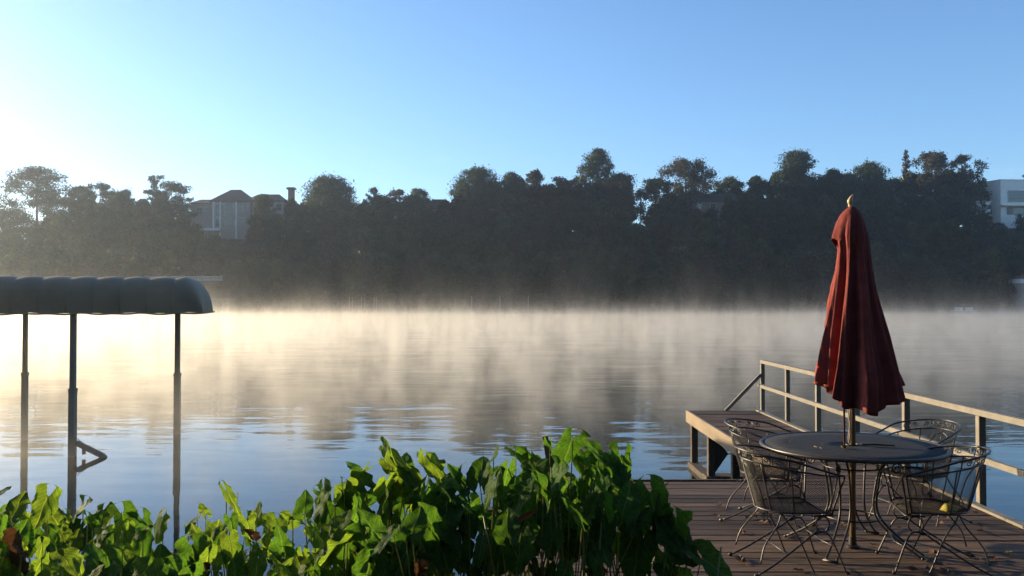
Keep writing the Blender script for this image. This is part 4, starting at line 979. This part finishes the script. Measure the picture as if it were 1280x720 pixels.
# ------------------------------------------------------------------ big leaved plants on the bank
def blade(seed, m, withered=False):
    """arrow-shaped leaf of unit length, stalk joint at the origin, tip along +Y"""
    r = random.Random(seed); b = MB(); UVs = []; nt_, nu_ = 22, 5
    back = r.uniform(.32, .44); wid = r.uniform(.38, .47); fold = r.uniform(.02, .38); droop = r.uniform(.05, .6); wav = r.uniform(.02, .05); ph = r.uniform(0, 6); tw = r.uniform(-.5, .5)
    if withered: fold, droop, wav = 1.6, 1.2, .06
    for side in (-1, 1):
        base = len(b.v)
        for j in range(nt_ + 1):
            t = -back + (1 + back) * j / nt_
            if t >= 0: ow = wid * (1 - t ** 2.1) ** .85 * (1 + .05 * t); iw = 0.0
            else:
                q = -t / back; ow = wid * (1 - .18 * q) * (1 - q ** 4) ** .5 + .02; iw = min(ow - .004, .03 + .12 * q ** .7)
                if q > .97: iw = ow - .004
            for i in range(nu_ + 1):
                u = i / nu_; x = iw + (ow - iw) * u
                z = x * fold - droop * .38 * t * abs(t) - .35 * x * x + wav * sin(t * 13 + ph + side) * (x / wid) ** 1.5 * 1.5 + .02 * sin(x * 20 + t * 8) * .4
                X = x * side; X, z2 = X * cos(tw * t) - z * sin(tw * t), X * sin(tw * t) + z * cos(tw * t)
                nv_ = noise.noise_vector(Vector((X * 3.2, t * 3.2, seed * 3.7))) * .085 * (.4 + x / wid); nw_ = noise.noise_vector(Vector((X * 9, t * 9, seed * 1.3))) * .03 * (x / wid)
                b.v.append((X + nv_.x + nw_.x, t + nv_.y * .8 + nw_.y, z2 + nv_.z * 1.3 + nw_.z)); UVs.append((.5 + side * .5 * x / (wid * 1.1), (t + back) / (1 + back)))
        for j in range(nt_):
            for i in range(nu_):
                q = (base + j * (nu_ + 1) + i, base + j * (nu_ + 1) + i + 1, base + (j + 1) * (nu_ + 1) + i + 1, base + (j + 1) * (nu_ + 1) + i)
                b.f.append(q if side > 0 else q[::-1])
    me = b.mesh('leaf', m, True); uvl = me.uv_layers.new(name='UVMap')
    idx = np.zeros(len(me.loops), dtype=np.int32); me.loops.foreach_get('vertex_index', idx)
    uvl.data.foreach_set('uv', np.array(UVs, dtype=np.float32)[idx].reshape(-1)); return me
BL = [blade(k, M['taro_light']) for k in range(9)]; BD = [blade(20 + k, M['taro_dark']) for k in range(9)]; BX = [blade(40 + k, M['taro_dead'], True) for k in range(3)]
prs = random.Random(17); TOP = [(-40, 600), (0, 603), (30, 625), (62, 604), (90, 640), (112, 612), (150, 616), (190, 628), (235, 640), (262, 625), (282, 600), (310, 612), (345, 628), (385, 612), (410, 596), (440, 588), (462, 576), (486, 548), (510, 560), (540, 556), (580, 570), (605, 555), (622, 546), (650, 552), (685, 545), (716, 534), (745, 540), (775, 553), (800, 574), (825, 590), (850, 606), (880, 622), (905, 660)]
def topline(px):
    for (a, b), (c, d) in zip(TOP, TOP[1:]):
        if a <= px <= c: return b + (d - b) * (px - a) / (c - a)
    return TOP[-1][1]
def plant_leaf(root, rl, joint, L_, me, az, pitch, roll):
    """joint in world coordinates; blade tip points along az (compass, 0 = +Y) and pitch up"""
    o = link('leaf', me, root, joint - rl); e = Euler((pitch, roll, az), 'XYZ'); o.rotation_euler = e; o.scale = (L_, L_, L_); return o
def plant_stalk(root, rl, a, b, r):
    mid = a.lerp(b, .55) + Vector(((a.x - b.x) * .28, (a.y - b.y) * .25, .06)); m = MB()
    pts = catmull([a - rl, mid - rl, b - rl], 5); n = len(pts); m.tube(pts, [r * (1 - .6 * i / (n - 1)) for i in range(n)], 6, cap=False)
    return m.build('stalk', M['stalk'], root, True)
def plant(px, Y, size, nl, tops, mats, label, group, spread=.35, dead=0.0, name='elephant_ear'):
    X = on(px, Y); gz = ground_z(X, Y); rl = Vector((X, Y, gz)); root = empty(name, rl); tag(root, label, 'plant', group)
    for k in range(nl):
        tz = zat(tops + (0 if k == 0 else prs.uniform(8, 34 + 26 * k)), Y); a = prs.uniform(0, 2 * pi); rr = spread * prs.uniform(.1, 1) * (0 if k == 0 else 1)
        jt = Vector((X + rr * cos(a), Y + rr * sin(a) * .8, 0)); up = prs.random() < .27; L_ = size * prs.uniform(.6, 1.06)
        az = a - pi / 2 + prs.uniform(-.7, .7) if not up else prs.uniform(-1, 1) * 1.6
        pitch = prs.uniform(.7, 1.35) if up else -prs.uniform(.55, 1.45)
        top_part = L_ * sin(pitch) * .9 if up else L_ * .36 * sin(-pitch)
        jt.z = max(gz + .12, tz - top_part); d = prs.random() < dead
        me = prs.choice(BX if d else mats); plant_leaf(root, rl, jt, L_ * (.6 if d else 1), me, az, pitch, prs.uniform(-.35, .35))
        st = Vector((X + prs.uniform(-.05, .05), Y + prs.uniform(-.05, .05), gz - .03)); plant_stalk(root, rl, st, jt, prs.uniform(.006, .010) * (size / .3) ** .5)
    return root
LOW = 'low bright leaf plant in the backlit bed along the bank'
MID = 'taller bright leaf plant where the bed rises toward the dock'
TALL = 'tall dark elephant ear plant in the clump beside the dock'
px = -30
while px < 400:
    for r_, (Y, off) in enumerate(((5.5, 0), (5.0, 26), (4.5, 55))):
        q = px + prs.uniform(-9, 9); plant(q, Y + prs.uniform(-.2, .2), prs.uniform(.13, .22), prs.choice((5, 6, 7)), topline(q) + off + prs.uniform(0, 14), BL if prs.random() < .62 else BD, LOW, 'low bright plants along the bank', .22, .03)
    px += 27
px = 395
while px < 560:
    for r_, (Y, off) in enumerate(((5.1, 0), (4.7, 34), (4.35, 70))):
        q = px + prs.uniform(-9, 9); plant(q, Y + prs.uniform(-.2, .2), prs.uniform(.16, .26), prs.choice((5, 6, 6)), topline(q) + off + prs.uniform(0, 14), BL if prs.random() < .6 else BD, MID, 'taller plants in the middle of the bed', .24, .04)
    px += 29
px = 560
while px < 800:
    for r_, (Y, off) in enumerate(((4.85, 0), (4.45, 38), (4.7, 62))):
        q = px + prs.uniform(-8, 8); plant(q, Y + prs.uniform(-.15, .15), prs.uniform(.18, .29) * (1 if r_ == 0 else .85), prs.choice((5, 6, 6)) - r_, topline(q) + off + prs.uniform(0, 16), BD, TALL, 'tall elephant ears beside the dock', .26, 0.0 if r_ == 0 else .05)
    px += 27
for q, Y, t_, lb in ((812, 4.6, 596, 'elephant ear with one pale sunlit folded leaf at the clump edge'), (842, 4.5, 628, 'elephant ear drooping its bright leaf over the dock boards'), (850, 4.45, 644, 'outermost elephant ear with dark hanging leaves in front of the chairs')):
    plant(q, Y, .25, 4, t_, BD, lb, None, .12, 0)
# single outstanding plants
plant(62, 4.9, .25, 1, 603, BL, 'upright arrow leaf standing alone above the low bed', None, .05, 0)
plant(284, 5.0, .27, 2, 602, BL, 'pale yellow green plant rising over the low bed before the middle clump', None, .1, 0)
plant(488, 4.9, .28, 3, 549, BL, 'bright upright leaf pair topping the middle of the bed', None, .1, 0)
plant(716, 4.35, .29, 3, 536, BD, 'largest dark elephant ear with a broad upright leaf at the clump top', None, .14, 0)
# the withered leaf at the near corner
X = on(26, 4.2); rl = Vector((X, 4.2, ground_z(X, 4.2))); root = empty('withered_plant', rl); tag(root, 'brown withered hanging leaf in the near corner of the bed', 'plant')
jt = at(30, 668, 4.2); plant_leaf(root, rl, jt, .105, BX[0], 2.6, -1.35, .1); plant_stalk(root, rl, rl, jt, .008)
# one slender reddish leaf among the stalks of the tall clump
X = on(640, 4.25); rl = Vector((X, 4.25, ground_z(X, 4.25))); root = empty('reddening_plant', rl); tag(root, 'slender leaf turned orange red low in the tall dark clump', 'plant')
M['redleaf'] = pmat('reddened_leaf', (.34, .075, .03), (.26, .10, .035), .6, scale=20)
rb2 = MB(); a_, b_ = at(626, 668, 4.25), at(672, 636, 4.25); n_ = 9
for i in range(n_ + 1):
    t = i / n_; p = a_.lerp(b_, t) + Vector((0, 0, .012 * sin(pi * t))) - rl; w_ = .014 * sin(pi * min(1, .06 + t * .94)) ** .7
    rb2.v += [tuple(p + Vector((-.3 * w_, 0, w_))), tuple(p + Vector((0, .008, 0))), tuple(p + Vector((.3 * w_, 0, -w_)))]
for i in range(n_): rb2.f += [(3 * i, 3 * i + 1, 3 * i + 4, 3 * i + 3), (3 * i + 1, 3 * i + 2, 3 * i + 5, 3 * i + 4)]
rb2.build('leaf', M['redleaf'], root, True); plant_stalk(root, rl, rl, a_, .006)
# leafless stalks standing through the tall clump
for k in range(6):
    px_ = prs.uniform(560, 880); Y_ = prs.uniform(4.15, 4.6); X = on(px_, Y_); rl = Vector((X, Y_, ground_z(X, Y_)))
    root = empty('bare_stalk', rl); tag(root, 'bare pale leaf stalk slanting through the dark clump beside the dock', 'stalk', 'bare stalks in the tall clump')
    e = at(px_ + prs.uniform(-75, 75), topline(px_) + prs.uniform(40, 110), Y_ + prs.uniform(-.1, .1)); m = MB()
    m.tube([Vector((0, 0, -.05)), (e - rl) * .5 + Vector((prs.uniform(-.02, .02), 0, .02)), e - rl], [.008, .006, .004], 6); o_ = m.build('stalk', M['stalk'], root, True)
# stalks, grass and small leaves at the foot of the bed
rs = np.random.RandomState(9); Q = []
for k in range(2600):
    X = rs.uniform(on(-60, 5), on(640, 4.6)); Y = rs.uniform(4.1, 5.35); g = ground_z(X, Y); h = rs.uniform(.25, .75) * (1.0 if Y < 5 else .7); dx, dy = rs.normal(0, .12, 2); w = rs.uniform(.0016, .0045)
    a = np.array([X, Y, g - .03]); b_ = np.array([X + dx * .4, Y + dy * .4, g + h * .6]); c = np.array([X + dx, Y + dy, g + h]); s_ = np.array([w, 0, 0]); s2 = s_ * .7; ang = rs.uniform(0, pi); s_ = np.array([w * cos(ang), w * sin(ang), 0]); s2 = s_ * .8
    Q.append([a - s_, a + s_, b_ + s2, b_ - s2]); Q.append([b_ - s2, b_ + s2, c + s_ * .1, c - s_ * .1])
M['grass'] = leafy('bank_grass', (.08, .12, .022), (.22, .21, .06), .4, 3.0, rough=.5)
tag(link('grass', quads_mesh('grass', np.array(Q), M['grass'])), 'thin stems and grass crowding the foot of the leafy bed', 'grass', kind='stuff')
Q = []
M['herb'] = leafy('small_herb_leaves', (.07, .13, .02), (.14, .18, .035), .45, 2.5, rough=.45)
for k in range(420):
    X = rs.uniform(on(-60, 5), on(560, 4.6)); Y = rs.uniform(4.0, 5.3); g = ground_z(X, Y); zc = g + rs.uniform(.15, .62)
    n = 10; d = rs.normal(0, .055, (n, 3)); p = np.array([X, Y, zc]) + d; nr = rnd_dirs(n, rs); nr[:, 2] = abs(nr[:, 2]) + .3; nr /= np.linalg.norm(nr, axis=1)[:, None]
    a = np.cross(nr, rnd_dirs(n, rs)); a /= np.linalg.norm(a, axis=1)[:, None]; b_ = np.cross(nr, a); s_ = rs.uniform(.014, .034, n)[:, None]
    Q.append(np.stack([p - a * s_, p - b_ * s_ * .55, p + a * s_, p + b_ * s_ * .55], axis=1))
tag(link('undergrowth', quads_mesh('undergrowth', np.concatenate(Q), M['herb'])), 'small leafy undergrowth filling the low part of the bed', 'undergrowth', kind='stuff')
